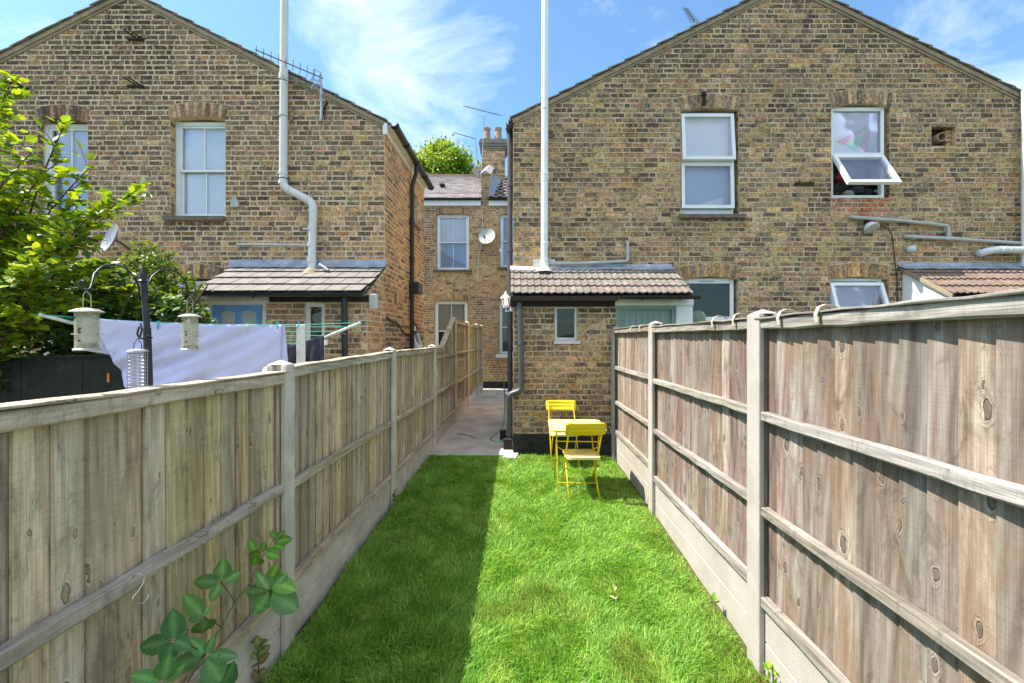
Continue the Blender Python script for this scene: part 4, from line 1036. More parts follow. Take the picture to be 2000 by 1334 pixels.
# ------------------------------------------------------------------ far right lean-to
lr = thing('lean_to', 'far right lean-to with white painted side wall and red brown pantiles behind the fence', 'lean-to', (7.5, 6.6, 0))
x0 = PX(1762, YR)
m = MB(); m.prism([(x0, YF - 0.1, -0.3), (x0, YR - 0.005, -0.3), (x0, YR - 0.005, 2.80), (x0, YF - 0.1, 2.38)], (0.12, 0, 0)); m.build('side_wall', M['render'], lr)
m = MB(); m.box(x0 + 0.12, 9.6, YF - 0.05, YF + 0.06, -0.3, 2.3); m.build('wall', M['render'], lr)
M['tile_r'] = m_plain('red_brown_tile', (0.165, 0.115, 0.092), 0.9, 0.25, 9, 0.7, 0.2, fine=110, dirt=((0.33, 0.29, 0.26), 0.5))
tiled_roof(lr, x0 - 0.03, 9.4, 4, 30, 18, 'tile_r')
for k in range(4):
    pass
m = MB(); m.hexa([(x0 - 0.05, EY0 + 0.02, EZ0 - 0.03), (x0 - 0.028, EY0 + 0.02, EZ0 - 0.03), (x0 - 0.028, EY1, EZ1 - 0.03), (x0 - 0.05, EY1, EZ1 - 0.03), (x0 - 0.05, EY0 + 0.02, EZ0 + 0.03), (x0 - 0.028, EY0 + 0.02, EZ0 + 0.03), (x0 - 0.028, EY1, EZ1 + 0.03), (x0 - 0.05, EY1, EZ1 + 0.03)]); m.build('verge', M['cement'], lr)
flashing(lr, x0 - 0.08, 9.4, YR, 2.87, PZ(513, YR), 7)
gutter('gutter', lr, (x0 - 0.05, 6.34, 2.29), (9.4, 6.34, 2.29), 0.05, 'black')

# ------------------------------------------------------------------ left lean-to with slates
YQ = 6.32
ll = thing('lean_to', 'left brick lean-to with slate roof, blue double panel door and dark window', 'lean-to', (-3.2, 6.3, 0))
frQ = Frame(0, YQ)
QX0, QX1 = PX(375, YQ), -2.055
dr = (PX(404, YQ), PX(519, YQ), -0.02, PZ(589, YQ)); wq = (PX(596, YQ), PX(634, YQ), 1.0, PZ(592, YQ))
wall = wall_mesh(frQ, QX0, QX1, -0.3, lambda u: 2.28, [dr, wq], 0.12).build('wall', M['mortar_l'], ll)
lq = lay(QX0, QX1, 0.02, lambda u: 2.22, [dr, wq], 0.0805, 41, gap=0.012)
put_bricks(wall, frQ, lq, lambda u, z, rd: vary(pick(rd, [(3, OCH), (3, BUF), (3, GRY), (1.4, DRK), (1, YEL)]), rd), 42, lambda i: (0 if lq[i][1] > 1.2 else 1e7))
frQs = Frame(QX1, YQ, sa)
topq = lambda u: 2.33 + (2.84 - 2.33) * min(u, 0.88) / 0.88
wq2 = wall_mesh(frQs, 0.0, 0.86, -0.3, topq, [], 0.12).build('side_wall', M['mortar_l'], ll)
lqs = lay(0.0, 0.86, 0.02, topq, [], 0.0805, 43, gap=0.012)
put_bricks(wq2, frQs, lqs, lambda u, z, rd: vary(pick(rd, [(4, YEL), (3, OCH), (2, BUF), (1, GRY)]), rd), 44, lambda i: (0 if lqs[i][1] > 1.2 else 1e7))
m = MB(); frQ.hexa(m, dr[0], dr[1], 0.03, 0.07, 0.0, dr[3] - 0.03); 
door = m.build('door', M['blue_door'], ll)
for (a, b) in ((431, 456), (471, 498)):
    xa, xb = PX(a, YQ), PX(b, YQ); zt_ = PZ(606, YQ); poly = [(xa, YQ + 0.024, 1.1), (xb, YQ + 0.024, 1.1), (xb, YQ + 0.024, zt_ - 0.03)] + [(xb + (xa - xb) * t, YQ + 0.024, zt_ - 0.03 + 0.03 * math.sin(math.pi * t)) for t in (0.25, 0.5, 0.75)] + [(xa, YQ + 0.024, zt_ - 0.03)]
    m = MB(); m.prism(poly, (0, 0.008, 0)); m.build('door_pane', M['pvc_g'], door)
m = MB(); rect_frame(m, frQ, dr[0] - 0.0, dr[1] + 0.0, 0.0, dr[3] + 0.0, 0.045, -0.01, 0.09); m.build('door_frame', M['white_old'], ll, bevel=0.004)
m = MB(); frQ.hexa(m, PX(404, YQ), PX(528, YQ), -0.03, 0.02, PZ(590, YQ), PZ(580, YQ)); m.build('door_header', M['white_old'], ll, bevel=0.004)
m = MB(); frQ.hexa(m, PX(528, YQ) + 0.003, QX1 + 0.02, -0.04, 0.02, 2.21, 2.30); m.build('fascia', M['blackp'], ll)
m = MB(); rect_frame(m, frQ, wq[0], wq[1] + 0.005, wq[2], wq[3], 0.055, 0.02, 0.10, 0.06, 0.05); win = m.build('window', M['white_old'], ll, bevel=0.004)
pane(win, frQ, wq[0] + .05, wq[1] - .03, wq[2] + .05, wq[3] - .04, 0.06, 'glass_d')
SY0, SZ0, SY1, SZ1 = 6.13, 2.325, 7.19, 2.85
m = MB(); m.hexa([(-4.38, SY0, SZ0 - 0.03), (-2.04, SY0, SZ0 - 0.03), (-2.04, SY1, SZ1 - 0.03), (-4.5, SY1, SZ1 - 0.03), (-4.38, SY0, SZ0), (-2.04, SY0, SZ0), (-2.04, SY1, SZ1), (-4.5, SY1, SZ1)])
rf = m.build('roof', M['blackp'], ll)
rd = rng(12)
for r in range(4):
    ta, tb = r / 4, min(1.0, (r + 1.2) / 4); ya, za = SY0 - 0.03 + (SY1 - SY0) * ta, SZ0 + (SZ1 - SZ0) * ta; yb, zb = SY0 + (SY1 - SY0) * tb, SZ0 + (SZ1 - SZ0) * tb
    x = -4.40 - 0.1 * ta + (0 if r % 2 else -0.0); first = True
    while x < -2.06:
        w_ = (0.13 if (first and r % 2) else 0.262) + rd.uniform(-0.008, 0.008); e = min(x + w_, -2.03); first = False
        if e - x > 0.05:
            l0 = 0.016 + rd.uniform(0, 0.004); m = MB()
            m.hexa([(x + .006, ya, za + l0), (e - .006, ya, za + l0), (e - .006, yb, zb + .003), (x + .006, yb, zb + .003), (x + .006, ya, za + l0 + .011), (e - .006, ya, za + l0 + .011), (e - .006, yb, zb + .010), (x + .006, yb, zb + .010)])
            m.build('slate', M['slate'], rf)
        x = e
flashing(ll, PX(448, YL), PX(755, YL), YL, 2.875, PZ(507, YL), 9)
m = MB(); c = P(609, 530, 7.0); m.lathe(c + Vector((0, 0, -0.06)), [(0.20, 0), (0.14, 0.04), (0.07, 0.11)], 12); m.build('mortar_collar', M['cement'], ll)
m = MB(); m.tube([P(624, 516, 6.95), P(642, 528, 6.85)], 0.02, 8); m.build('lead_strap', M['lead'], ll)
gutter('gutter', ll, (-4.45, 6.07, 2.315), (-2.02, 6.07, 2.315), 0.055, 'black', brackets=(0.05, 0.38, 0.75))
pipe('downpipe', ll, [(PX(674, 6.2), 6.17, 2.27), (PX(674, 6.2), 6.22, 0.0)], 0.042, 'black', [((PX(674, 6.2), 6.2, 1.1), (0, 0, 1), 0.06, 1.2)])
m = MB(); frQ.hexa(m, PX(722, YQ) + 0.01, PX(738, YQ) + 0.01, -0.07, -0.005, PZ(604, YQ), PZ(575, YQ)); m.build('meter_box', M['pvc_g'], ll, bevel=0.012)

# ------------------------------------------------------------------ terraced houses at the end of the alley
YT = 15.5
te = thing('terraced_house', 'tall brick terrace across the end of the alley with sash windows and slate roof', 'house', (-1.5, 15.5, 0))
frT = Frame(0, YT)
tx0, tx1, txm = -4.5, 1.2, PX(947, YT)
ztop = PZ(402, YT)
tw = [(PX(852, YT), PX(917, YT), PZ(527, YT), PZ(419, YT)), (PX(976, YT), PX(976, YT) + 1.15, PZ(522, YT), PZ(419, YT)),
      (PX(848, YT), PX(914, YT), PZ(705, YT), PZ(589, YT)), (PX(974, YT), PX(974, YT) + 1.15, PZ(692, YT), PZ(587, YT))]
wall = wall_mesh(frT, tx0, tx1, -0.3, lambda u: ztop, [(h[0], h[1], h[2], h[3] + 0.05) for h in tw], 0.25).build('wall', M['mortar_l'], te)
lt = lay(tx0, tx1, 0.30, lambda u: ztop, [(h[0], h[1], h[2], h[3] + 0.03) for h in tw], 0.0813, 51)
put_bricks(wall, frT, lt, col_terr, 52)
for i, h in enumerate(tw): arch(te, frT, h[0], h[1], h[3], 0.05, 0.235, 13, col_terr, 70 + i, 0.02)
for i, h in enumerate(tw):
    w_ = sash_window(te, frT, h[0] + 0.02, h[1] - 0.02, h[2], h[3] + 0.02, 0.08, i in (0, 2), [('blind', 'blindb'), ('blindb', 'blindb'), ('blindc', None), (None, None)][i], None, w=0.07)
    stone_sill(te, frT, h[0] - 0.10, h[1] + 0.08, h[2] + 0.0, 0.07 if i < 3 else 0.12, 0.07, 'sill' if i < 3 else 'white')
m = MB(); frT.hexa(m, tx0, tx1, -0.02, 0.02, -0.3, PZ(745, YT)); m.build('plinth', M['blackp'], te)
m = MB(); m.box(tx0, tx1, 23.4, 23.6, -0.3, ztop); m.box(tx0, tx0 + 0.2, YT + 0.25, 23.4, -0.3, ztop); m.box(tx1 - 0.2, tx1, YT + 0.25, 23.4, -0.3, ztop); m.box(tx0 + 0.2, tx1 - 0.2, YT + 0.5, 23.3, 2.9, 3.1); m.build('rear_wall', M['mortar'], te)
ZR = PZ(346, 19.5)
def far_roof(x0, x1, rows, mat, cw, seed, wave=False, name='slate'):
    rd = rng(seed); m = MB()
    ze_ = PZ(391, YT) + 0.02
    m.prism([(x0, YT - 0.12, ze_ - 0.03), (x0, 19.5, ZR - 0.03), (x0, 23.6, ze_ - 0.03)], (x1 - x0, 0, 0)); r_ = m.build('roof', M['blackp'], te); s = MB()
    for r in range(rows):
        ta, tb = r / rows, (r + 1.1) / rows; ya, za, yb, zb = YT - 0.15 + 4.15 * ta, ze_ + (ZR - ze_) * ta, YT - 0.15 + 4.15 * tb, ze_ + (ZR - ze_) * tb
        x = x0 - (cw / 2 if r % 2 else 0)
        while x < x1:
            a, b = max(x, x0), min(x + cw, x1)
            if b - a > 0.02:
                if wave: wavy_tile(s, a, b, ya, za, yb, zb, 0.04, 0.02, 0.02, 3)
                else:
                    l = 0.02 + rd.uniform(0, 0.01); s.hexa([(a + .006, ya, za + l), (b - .006, ya, za + l), (b - .006, yb, zb), (a + .006, yb, zb), (a + .006, ya, za + l + .012), (b - .006, ya, za + l + .012), (b - .006, yb, zb + .01), (a + .006, yb, zb + .01)])
            x += cw
    s.build(name, M[mat], r_, kind='stuff')
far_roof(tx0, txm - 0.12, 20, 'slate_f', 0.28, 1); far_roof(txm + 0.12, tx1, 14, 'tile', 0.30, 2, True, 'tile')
m = MB(); m.box(tx0, txm - 0.12, 19.42, 19.58, ZR - 0.02, ZR + 0.10); m.build('ridge', M['terra'], te)
m = MB(); m.box(PX(858, 17), PX(868, 17), 17.0, 17.25, PZ(358, 17) - 0.06, PZ(358, 17)); m.build('roof_vent', M['black'], te)
for (a, b, y_) in ((tx0, txm - 0.14, 0), (txm + 0.14, tx1, 0.0)):
    m = MB(); m.box(a, b, YT - 0.10, YT - 0.01, PZ(403, YT), PZ(393, YT)); m.build('fascia', M['white'], te)
    gutter('gutter', te, (a, YT - 0.17, PZ(390, YT)), (b, YT - 0.17, PZ(390, YT)), 0.06, 'black')
# party wall parapet with its coping, and the chimney
pw = MB(); x0, x1 = txm - 0.13, txm + 0.15
def sl(y): return PZ(391, YT) + (ZR - PZ(391, YT)) * (y - YT) / 4.0
pw.prism([(x0, YT - 0.02, PZ(403, YT)), (x0, YT - 0.02, PZ(340, YT)), (x0, YT + 0.3, PZ(340, YT)), (x0, 19.3, sl(19.3) + 0.5), (x0, 19.3, 6.0)], (x1 - x0, 0, 0)); pwm = pw.build('parapet', M['mortar'], te)
put_bricks(pwm, Frame(0, YT - 0.02), lay(x0, x1, PZ(402, YT), lambda u: PZ(341, YT), [], 0.0813, 53), lambda u, z, rd: vary(pick(rd, [(3, GRY), (2, DRK), (2, OCH)]), rd), 3)
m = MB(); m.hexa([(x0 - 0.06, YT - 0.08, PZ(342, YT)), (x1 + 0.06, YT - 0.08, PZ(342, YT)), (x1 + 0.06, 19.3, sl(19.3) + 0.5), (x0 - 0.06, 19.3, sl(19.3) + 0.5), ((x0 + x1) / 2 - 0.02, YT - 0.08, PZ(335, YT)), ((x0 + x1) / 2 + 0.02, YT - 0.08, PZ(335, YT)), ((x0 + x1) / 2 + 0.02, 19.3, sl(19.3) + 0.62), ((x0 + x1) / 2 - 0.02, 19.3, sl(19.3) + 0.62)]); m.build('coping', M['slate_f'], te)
m = MB(); m.hexa([(x1 + 0.0, YT + 0.1, sl(YT) + 0.03), (x1 + 0.35, YT + 0.1, sl(YT) + 0.06), (x1 + 0.35, 19.2, sl(19.2) + 0.07), (x1, 19.2, sl(19.2) + 0.06), (x1, YT + 0.1, sl(YT) + 0.30), (x1 + 0.36, YT + 0.1, sl(YT) + 0.075), (x1 + 0.36, 19.2, sl(19.2) + 0.09), (x1, 19.2, sl(19.2) + 0.34)]); m.build('flashing', M['lead'], te)
YC = 18.6
cx0, cx1, cz0, cz1 = PX(941, YC), PX(986, YC), PZ(372, YC), PZ(291, YC)
m = MB(); m.box(cx0, cx1, YC, YC + 0.9, cz0, cz1); ch = m.build('chimney', M['mortar'], te)
put_bricks(ch, Frame(0, YC), lay(cx0, cx1, cz0, lambda u: cz1, [], 0.0813, 54), lambda u, z, rd: vary(pick(rd, [(3, BUF), (2, OCH), (2, DRK), (1, GRY)]), rd), 3)
m = MB()
for k, (o_, a, b) in enumerate(((0.05, cz1, cz1 + 0.09), (0.09, cz1 + 0.095, cz1 + 0.18), (0.12, cz1 + 0.185, cz1 + 0.30), (0.08, cz1 + 0.305, cz1 + 0.40))): m.box(cx0 - o_, cx1 + o_, YC - o_, YC + 0.9 + o_, a, b)
m.build('chimney_cap', M['slate'], ch, bevel=0.01)
for px in (951, 973):
    m = MB(); m.lathe((PX(px, YC + 0.4), YC + 0.4, PZ(273, YC + 0.4)), [(0.17, 0), (0.155, 0.12), (0.135, 0.34), (0.15, 0.36), (0.15, 0.42), (0.16, 0.44), (0.16, 0.48), (0.12, 0.48), (0.11, 0.3)], 18); m.build('chimney_pot', M['terra'], ch, smooth=True)
m = MB(); m.tube([P(941, 408, YT - 0.03), P(943, 440, YT - 0.03), P(941, 474, YT - 0.05), P(936, 495, YT - 0.03), P(932, 550, YT - 0.03)], 0.012, 5); m.build('cable', M['pvc'], te)
# thin pale sheet that paints a sunlit patch on the alley end
m = MB(); m.prism([(PX(938, 13.2), 13.2, 0.028), (PX(968, 13.2), 13.2, 0.028), (PX(971, 14.9), 14.9, 0.034), (PX(946, 14.9), 14.9, 0.034)], (0, 0, 0.012)); tag(m.build('sun_patch', m_plain('painted_sun_patch', (0.62, 0.56, 0.45), 0.9, 0.08, 5, 0.3)), 'pale cream sheet painted as a sunlit patch at the far end of the alley', 'painted sunlight')

# ------------------------------------------------------------------ dishes and aerials
def dish(label, c, r, facing, tilt=0.0, mat='dish', post=None):
    t = thing('satellite_dish', label, 'satellite dish', c); q = Vector(facing).normalized()
    m = MB(); m.lathe(c, [(0.01, 0.0), (r * 0.4, r * 0.035), (r * 0.75, r * 0.12), (r, r * 0.24), (r * 1.01, r * 0.22), (r * 0.75, r * 0.09), (r * 0.3, -0.01)], 28, q); m.build('reflector', M[mat], t, smooth=True)
    side = q.cross(Vector((0, 0, 1))).normalized(); dn = side.cross(q) if side.cross(q).z < 0 else -side.cross(q)
    m = MB(); e = c + q * r * 1.05 + dn * r * 0.62; m.tube([c + dn * r * 0.98 + q * r * 0.2, e], 0.012, 6); m.build('arm', M['black'], t)
    m = MB(); m.tube([e + q * 0.03, e - q * 0.09 - dn * 0.04], 0.03, 8); m.build('receiver', M['black'], t, smooth=True)
    m = MB(); m.tube([c - q * 0.02, c - q * 0.10, (c - q * 0.10) + Vector((0, 0.22, -0.10))], 0.018, 6); m.build('mount', M['alu_dark'], t)
    return t
dish('dark grey satellite dish on the left gable behind the leafy shrub', P(221, 468, 6.95), 0.235, (-0.48, -0.84, 0.30), mat='dish')
dish('pale satellite dish on the terrace wall above the fence end', P(952, 463, 15.2), 0.29, (-0.25, -0.9, 0.30), mat='pvc_g')
dish('small dark satellite dish on the terrace roof beside the chimney', P(934, 337, 19.3), 0.27, (0.3, -0.8, 0.2), mat='dish')
def yagi(label, mast, a, b, n, el, er=0.006, eldir=None, group=None, reflect=True, extra=None):
    t = thing('tv_aerial', label, 'aerial', mast[0], group)
    m = MB(); m.tube(mast, 0.018 if er > 0.005 else 0.016, 8); m.build('mast', M['metal'], t)
    a, b = Vector(a), Vector(b); m = MB(); m.tube([a, b], er * 1.5, 6); m.build('boom', M['alu_dark'], t)
    for i in range(n):
        p = a.lerp(b, i / (n - 1) * 0.86 + 0.01); e = eldir * el * (0.8 + 0.4 * i / n)
        m = MB(); m.tube([p - e, p + e], er * 0.8, 5); m.build('element', M['alu_dark'], t)
    if reflect:
        m = MB(); p = a.lerp(b, 0.90); e = eldir * el * 0.9; s_ = (b - a).normalized() * 0.05
        m.tube([p - e - s_, p - e + s_, p + e + s_, p + e - s_, p - e - s_], er, 5); m.build('dipole', M['alu_dark'], t)
    return t
mast = [P(628, 232, 6.95), P(626, 146, 6.95)]
yagi('upper aerial crossing in front of the left soil pipe', mast, P(499, 97, 6.75), P(631, 153, 6.95), 9, 0.075, 0.006, Vector((0.40, -0.6, 0.75)).normalized(), 'aerials on the left gable mast')
t = yagi('lower aerial of the left gable pair with criss-cross reflector', [P(628, 236, 6.97), P(628, 165, 6.97)], P(512, 148, 6.8), P(627, 168, 6.97), 8, 0.075, 0.005, Vector((-0.25, -0.5, 0.95)).normalized(), 'aerials on the left gable mast')
m = MB(); c = P(615, 163, 6.9)
for k in range(4): m.tube([c + Vector((-0.06 + 0.03 * k, 0, -0.09)), c + Vector((-0.02 + 0.03 * k, 0, 0.0)), c + Vector((-0.05 + 0.03 * k, 0, 0.09))], 0.005, 5)
m.build('reflector', M['metal'], t)
m = MB(); m.tube([P(628, 238, 7.0), P(633, 210, 7.18), P(640, 200, 7.19)], 0.014, 6); m.tube([P(634, 235, 7.17), P(637, 195, 7.17)], 0.008, 5); m.build('wall_bracket', M['iron'], t)
yagi('long horizontal aerial on a tall pole above the chimney pots', [P(940, 345, 18.4), P(946, 226, 18.4)], P(905, 207, 18.4), P(981, 226, 18.4), 20, 0.05, 0.008, Vector((0.2, -0.6, 0.8)).normalized(), reflect=False)
yagi('thin aerial beside the treetop left of the chimney', [P(933, 335, 19.8), P(929, 270, 19.8)], P(886, 259, 19.8), P(929, 271, 19.8), 12, 0.03, 0.009, Vector((0.2, -0.6, 0.8)).normalized(), reflect=False)
yagi('comb-like aerial standing behind the left slope of the right gable', [P(1360, 60, 9.5), P(1358, 40, 9.5)], P(1339, 16, 9.5), P(1362, 50, 9.5), 11, 0.11, 0.006, Vector((0.75, -0.2, -0.35)).normalized(), reflect=False)
# ------------------------------------------------------------------ fences
def fence(root, X, s, posts, pw, bays, matb, matr, matc, seed):
    """X(y) is the line of the alley-side post faces, s = +1 when the fence lies on the left"""
    rd = rng(seed); nrm = lambda off: -s * off
    def hx(mb, y0, y1, o0, o1, z0, z1, z0b=None, z1b=None):
        z0b = z0 if z0b is None else z0b; z1b = z1 if z1b is None else z1b
        a0, a1, b0, b1 = X(y0) + nrm(o0), X(y0) + nrm(o1), X(y1) + nrm(o0), X(y1) + nrm(o1)
        p = [(a0, y0, z0), (a1, y0, z0), (b1, y1, z0b), (b0, y1, z0b), (a0, y0, z1), (a1, y0, z1), (b1, y1, z1b), (b0, y1, z1b)]
        if s > 0: p = [p[1], p[0], p[3], p[2], p[5], p[4], p[7], p[6]]
        mb.hexa(p)
    for (y, zt, zb) in posts:
        m = MB(); w = pw
        hx(m, y, y + w, 0, 0.034, zb, zt); hx(m, y + w * 0.3, y + w * 0.7, 0.0341, 0.082, zb, zt - 0.001); hx(m, y, y + w, 0.0821, 0.116, zb, zt)
        # weathered cap
        c = Vector((X(y + w / 2) + nrm(0.058), y + w / 2, zt + 0.03)); q = [(X(y) + nrm(-0.002), y - 0.002, zt), (X(y) + nrm(0.118), y - 0.002, zt), (X(y + w) + nrm(0.118), y + w + 0.002, zt), (X(y + w) + nrm(-0.002), y + w + 0.002, zt)]
        m.add(q + [tuple(c)], [(0, 1, 4), (1, 2, 4), (2, 3, 4), (3, 0, 4), (3, 2, 1, 0)] if s < 0 else [(1, 0, 4), (2, 1, 4), (3, 2, 4), (0, 3, 4), (0, 1, 2, 3)])
        m.build('post', M[matc], root, bevel=0.008)
    for (y0, y1, zg, zb, zt0, zt1, rails, ground, slope) in bays:
        y0 += pw * 0.68; y1 += pw * 0.32
        top = (lambda y: slope(y)) if slope else (lambda y: zt0 + (zt1 - zt0) * (y - y0) / (y1 - y0))
        zm = (zg + ground) / 2 + 0.02
        for (a, b) in (((ground, zm - 0.003), (zm + 0.003, zg)) if zg - ground > 0.25 else ((ground, zg),)):
            m = MB(); hx(m, y0, y1, 0.036, 0.08, a, b); m.build('gravel_board', M[matc], root, bevel=0.005)
        # feather-edged boards
        pitch = 0.107; n = int(round((y1 - y0 - 0.06) / pitch)); pitch = (y1 - y0 - 0.06) / n
        for i in range(n):
            a = y0 + 0.03 + pitch * i; b = a + pitch * 1.14
            b = min(b, y1 - 0.01)
            if s > 0: a, b = max(a - pitch * 0.22, y0 + 0.012), y0 + 0.03 + pitch * (i + 1)
            if b < 0.25: continue
            j = rd.uniform(-0.002, 0.002); jz = rd.uniform(-0.006, 0.004)
            m = MB(); X0, X1 = X(a), X(b); oa, ob = 0.0685 + j, 0.0535 + j + rd.uniform(-0.001, 0.001)
            if s > 0: oa, ob = 0.0535 + j, 0.071 + j
            z0 = zb - 0.02; za, zc = top(a) - 0.012 + jz, top(b) - 0.012 + jz
            pts = [(X0 + nrm(oa), a, z0), (X0 + nrm(oa + 0.004), a, z0), (X1 + nrm(ob + 0.012), b, z0), (X1 + nrm(ob), b, z0)]
            mid = (a + b) / 2; om = (oa + ob) / 2 + rd.uniform(-0.0012, 0.0012)
            pts = [(X0 + nrm(oa), a), (X(mid) + nrm(om), mid), (X1 + nrm(ob), b), (X1 + nrm(ob + (0.012 if s < 0 else 0.003)), b), (X0 + nrm(oa + (0.003 if s < 0 else 0.012)), a)]
            lo = [(p[0], p[1], z0) for p in pts]; hi = [(p[0], p[1], top(p[1]) - 0.012 + jz) for p in pts]
            f = [(0, 1, 6, 5), (1, 2, 7, 6), (2, 3, 8, 7), (3, 4, 9, 8), (4, 0, 5, 9), (4, 3, 2, 1, 0), (5, 6, 7, 8, 9)]
            if s < 0: f = [tuple(reversed(q)) for q in f]
            m.add(lo + hi, f); m.build('board', M[matb], root)
        # side battens, rails, cap
        for (a, b) in ((y0 + 0.002, y0 + 0.034), (y1 - 0.034, y1 - 0.002)):
            m = MB(); hx(m, a, b, 0.040, 0.0525, zb - 0.02, top((a + b) / 2) - 0.06); m.build('batten', M[matb], root)
        def rail(za, h, o0, o1, name='rail', y0_=y0, y1_=y1, f=None):
            k = 12; q = [rd.uniform(-0.004, 0.004) for _ in range(k + 1)]; w_ = [rd.uniform(-0.003, 0.003) for _ in range(k + 1)]; vs = []
            c_ = min(0.008, h * 0.3)
            for i in range(k + 1):
                a = y0_ + 0.003 + (y1_ - y0_ - 0.006) * i / k; t_ = (f(a) if f else za) + q[i]
                for (o_, z_) in ((o0 + w_[i], t_ - h + c_), (o0 + w_[i] + c_, t_ - h + w_[i]), (o1, t_ - h), (o1, t_), (o0 + w_[i] + c_ * 0.5, t_), (o0 + w_[i], t_ - c_ * 0.5)): vs.append((X(a) + nrm(o_), a, z_))
            fs = [(i * 6 + j, i * 6 + (j + 1) % 6, (i + 1) * 6 + (j + 1) % 6, (i + 1) * 6 + j) for i in range(k) for j in range(6)] + [tuple(range(6))[::-1], tuple(k * 6 + j for j in range(6))]
            if s < 0: fs = [tuple(reversed(x_)) for x_ in fs]
            m = MB(); m.add(vs, fs)
            return m.build(name, M[matr], root)
        for z in rails: rail(z, 0.052, 0.012, 0.052)
        rail(zb + 0.035, 0.06, 0.014, 0.052, 'bottom_rail')
        rail(0, 0.058, 0.010, 0.0515, 'top_rail', f=lambda y: top(y) - 0.012)
        rail(0, 0.011, -0.002, 0.085, 'capping', f=lambda y: top(y) + 0.0005)
    return root
fl_ = thing('fence', 'long greenish weathered board fence on the left with concrete posts, stepping up towards the terrace', 'fence', (-1.28, 2.5, 0))
def slopeP(y): return 1.545 if y < 7.55 else min(2.13, 1.545 + (y - 7.55) * 0.43)
postsL = [(0.40, 1.50, -0.3), (2.55, 1.515, -0.3), (4.666, 1.563, -0.3), (6.86, 1.58, -0.3), (9.01, 2.12, -0.3), (11.13, 2.13, -0.3), (13.3, 2.16, -0.3), (14.9, 2.18, -0.3)]
fence(fl_, XL, 1, postsL, 0.10, [
    (0.40, 2.55, 0.17, 0.20, 1.478, 1.478, (0.83,), -0.2, None), (2.55, 4.666, 0.19, 0.22, 1.505, 1.545, (0.82,), -0.15, None),
    (4.666, 6.86, 0.20, 0.23, 1.55, 1.56, (0.82,), -0.1, None), (6.86, 9.01, 0.22, 0.25, 1.56, 2.1, (1.42, 0.84), -0.05, slopeP),
    (9.01, 11.13, 0.22, 0.25, 2.09, 2.10, (1.44, 0.82), -0.05, None), (11.13, 13.3, 0.22, 0.25, 2.10, 2.12, (1.44, 0.82), -0.05, None), (13.3, 14.9, 0.22, 0.25, 2.15, 2.16, (1.44, 0.82), -0.05, None)],
    'woodL', 'woodLr', 'conc', 5)
fr_ = thing('fence', 'tall sunlit greyish brown board fence on the right with pale concrete posts', 'fence', (1.38, 4.0, 0))
postsR = [(0.36, 1.79, -0.3), (2.436, 1.803, -0.3), (4.464, 1.832, -0.3), (6.40, 1.845, -0.3)]
fence(fr_, XR, -1, postsR, 0.135, [
    (0.36, 2.436, 0.19, 0.222, 1.784, 1.784, (1.264, 0.746), -0.22, None), (2.436, 4.464, 0.235, 0.268, 1.786, 1.806, (1.275, 0.775), -0.18, None),
    (4.464, 6.40, 0.34, 0.36, 1.825, 1.835, (1.30, 0.81), -0.12, None)], 'woodR', 'woodRr', 'conc_r', 6)
# plastic straps hooked over the right fence
M['strap'] = m_plain('cream_strap', (0.52, 0.45, 0.33), 0.6, 0.08, 8, 0.1, 0.3)
def strap(y, label, w=0.022, lean_=0.02):
    m = MB(); pts = []
    x = XR(y); z = 1.785 + (0.012 if 2.5 < y < 4.5 else 0.0) + (0.03 if y > 4.5 else 0)
    prof = [(-0.006, -0.055), (-0.010, -0.02), (0.004, 0.014), (0.035, 0.026), (0.070, 0.022), (0.10, 0.006)]
    vs = []
    for i, (dx, dz) in enumerate(prof):
        for k in (0, 1):
            for t in (0, 0.003): vs.append((x + dx - t * (1 if i < 2 else 0.3), y + (w if k else 0) + lean_ * i / 5, z + dz + t))
    f = []
    for i in range(5):
        a = i * 4; f += [(a + 1, a + 3, a + 7, a + 5), (a, a + 4, a + 6, a + 2), (a, a + 1, a + 5, a + 4), (a + 2, a + 6, a + 7, a + 3)]
    m.add(vs, f); return tag(m.build('strap', M['strap'], smooth=False), label, 'strap', 'pale straps bent over the right fence')
for y, lb_ in ((1.93, 'pale curved strap over the near fence bay, nearer the camera'), (2.22, 'pale curved strap over the near fence bay, closer to its post'), (2.70, 'pale strap just beyond the tall near post'), (3.0, 'second pale strap beyond the tall near post'), (4.9, 'small pale strap over the far fence bay beside its post'), (5.3, 'farthest pale strap over the far fence bay')):
    strap(y, lb_)

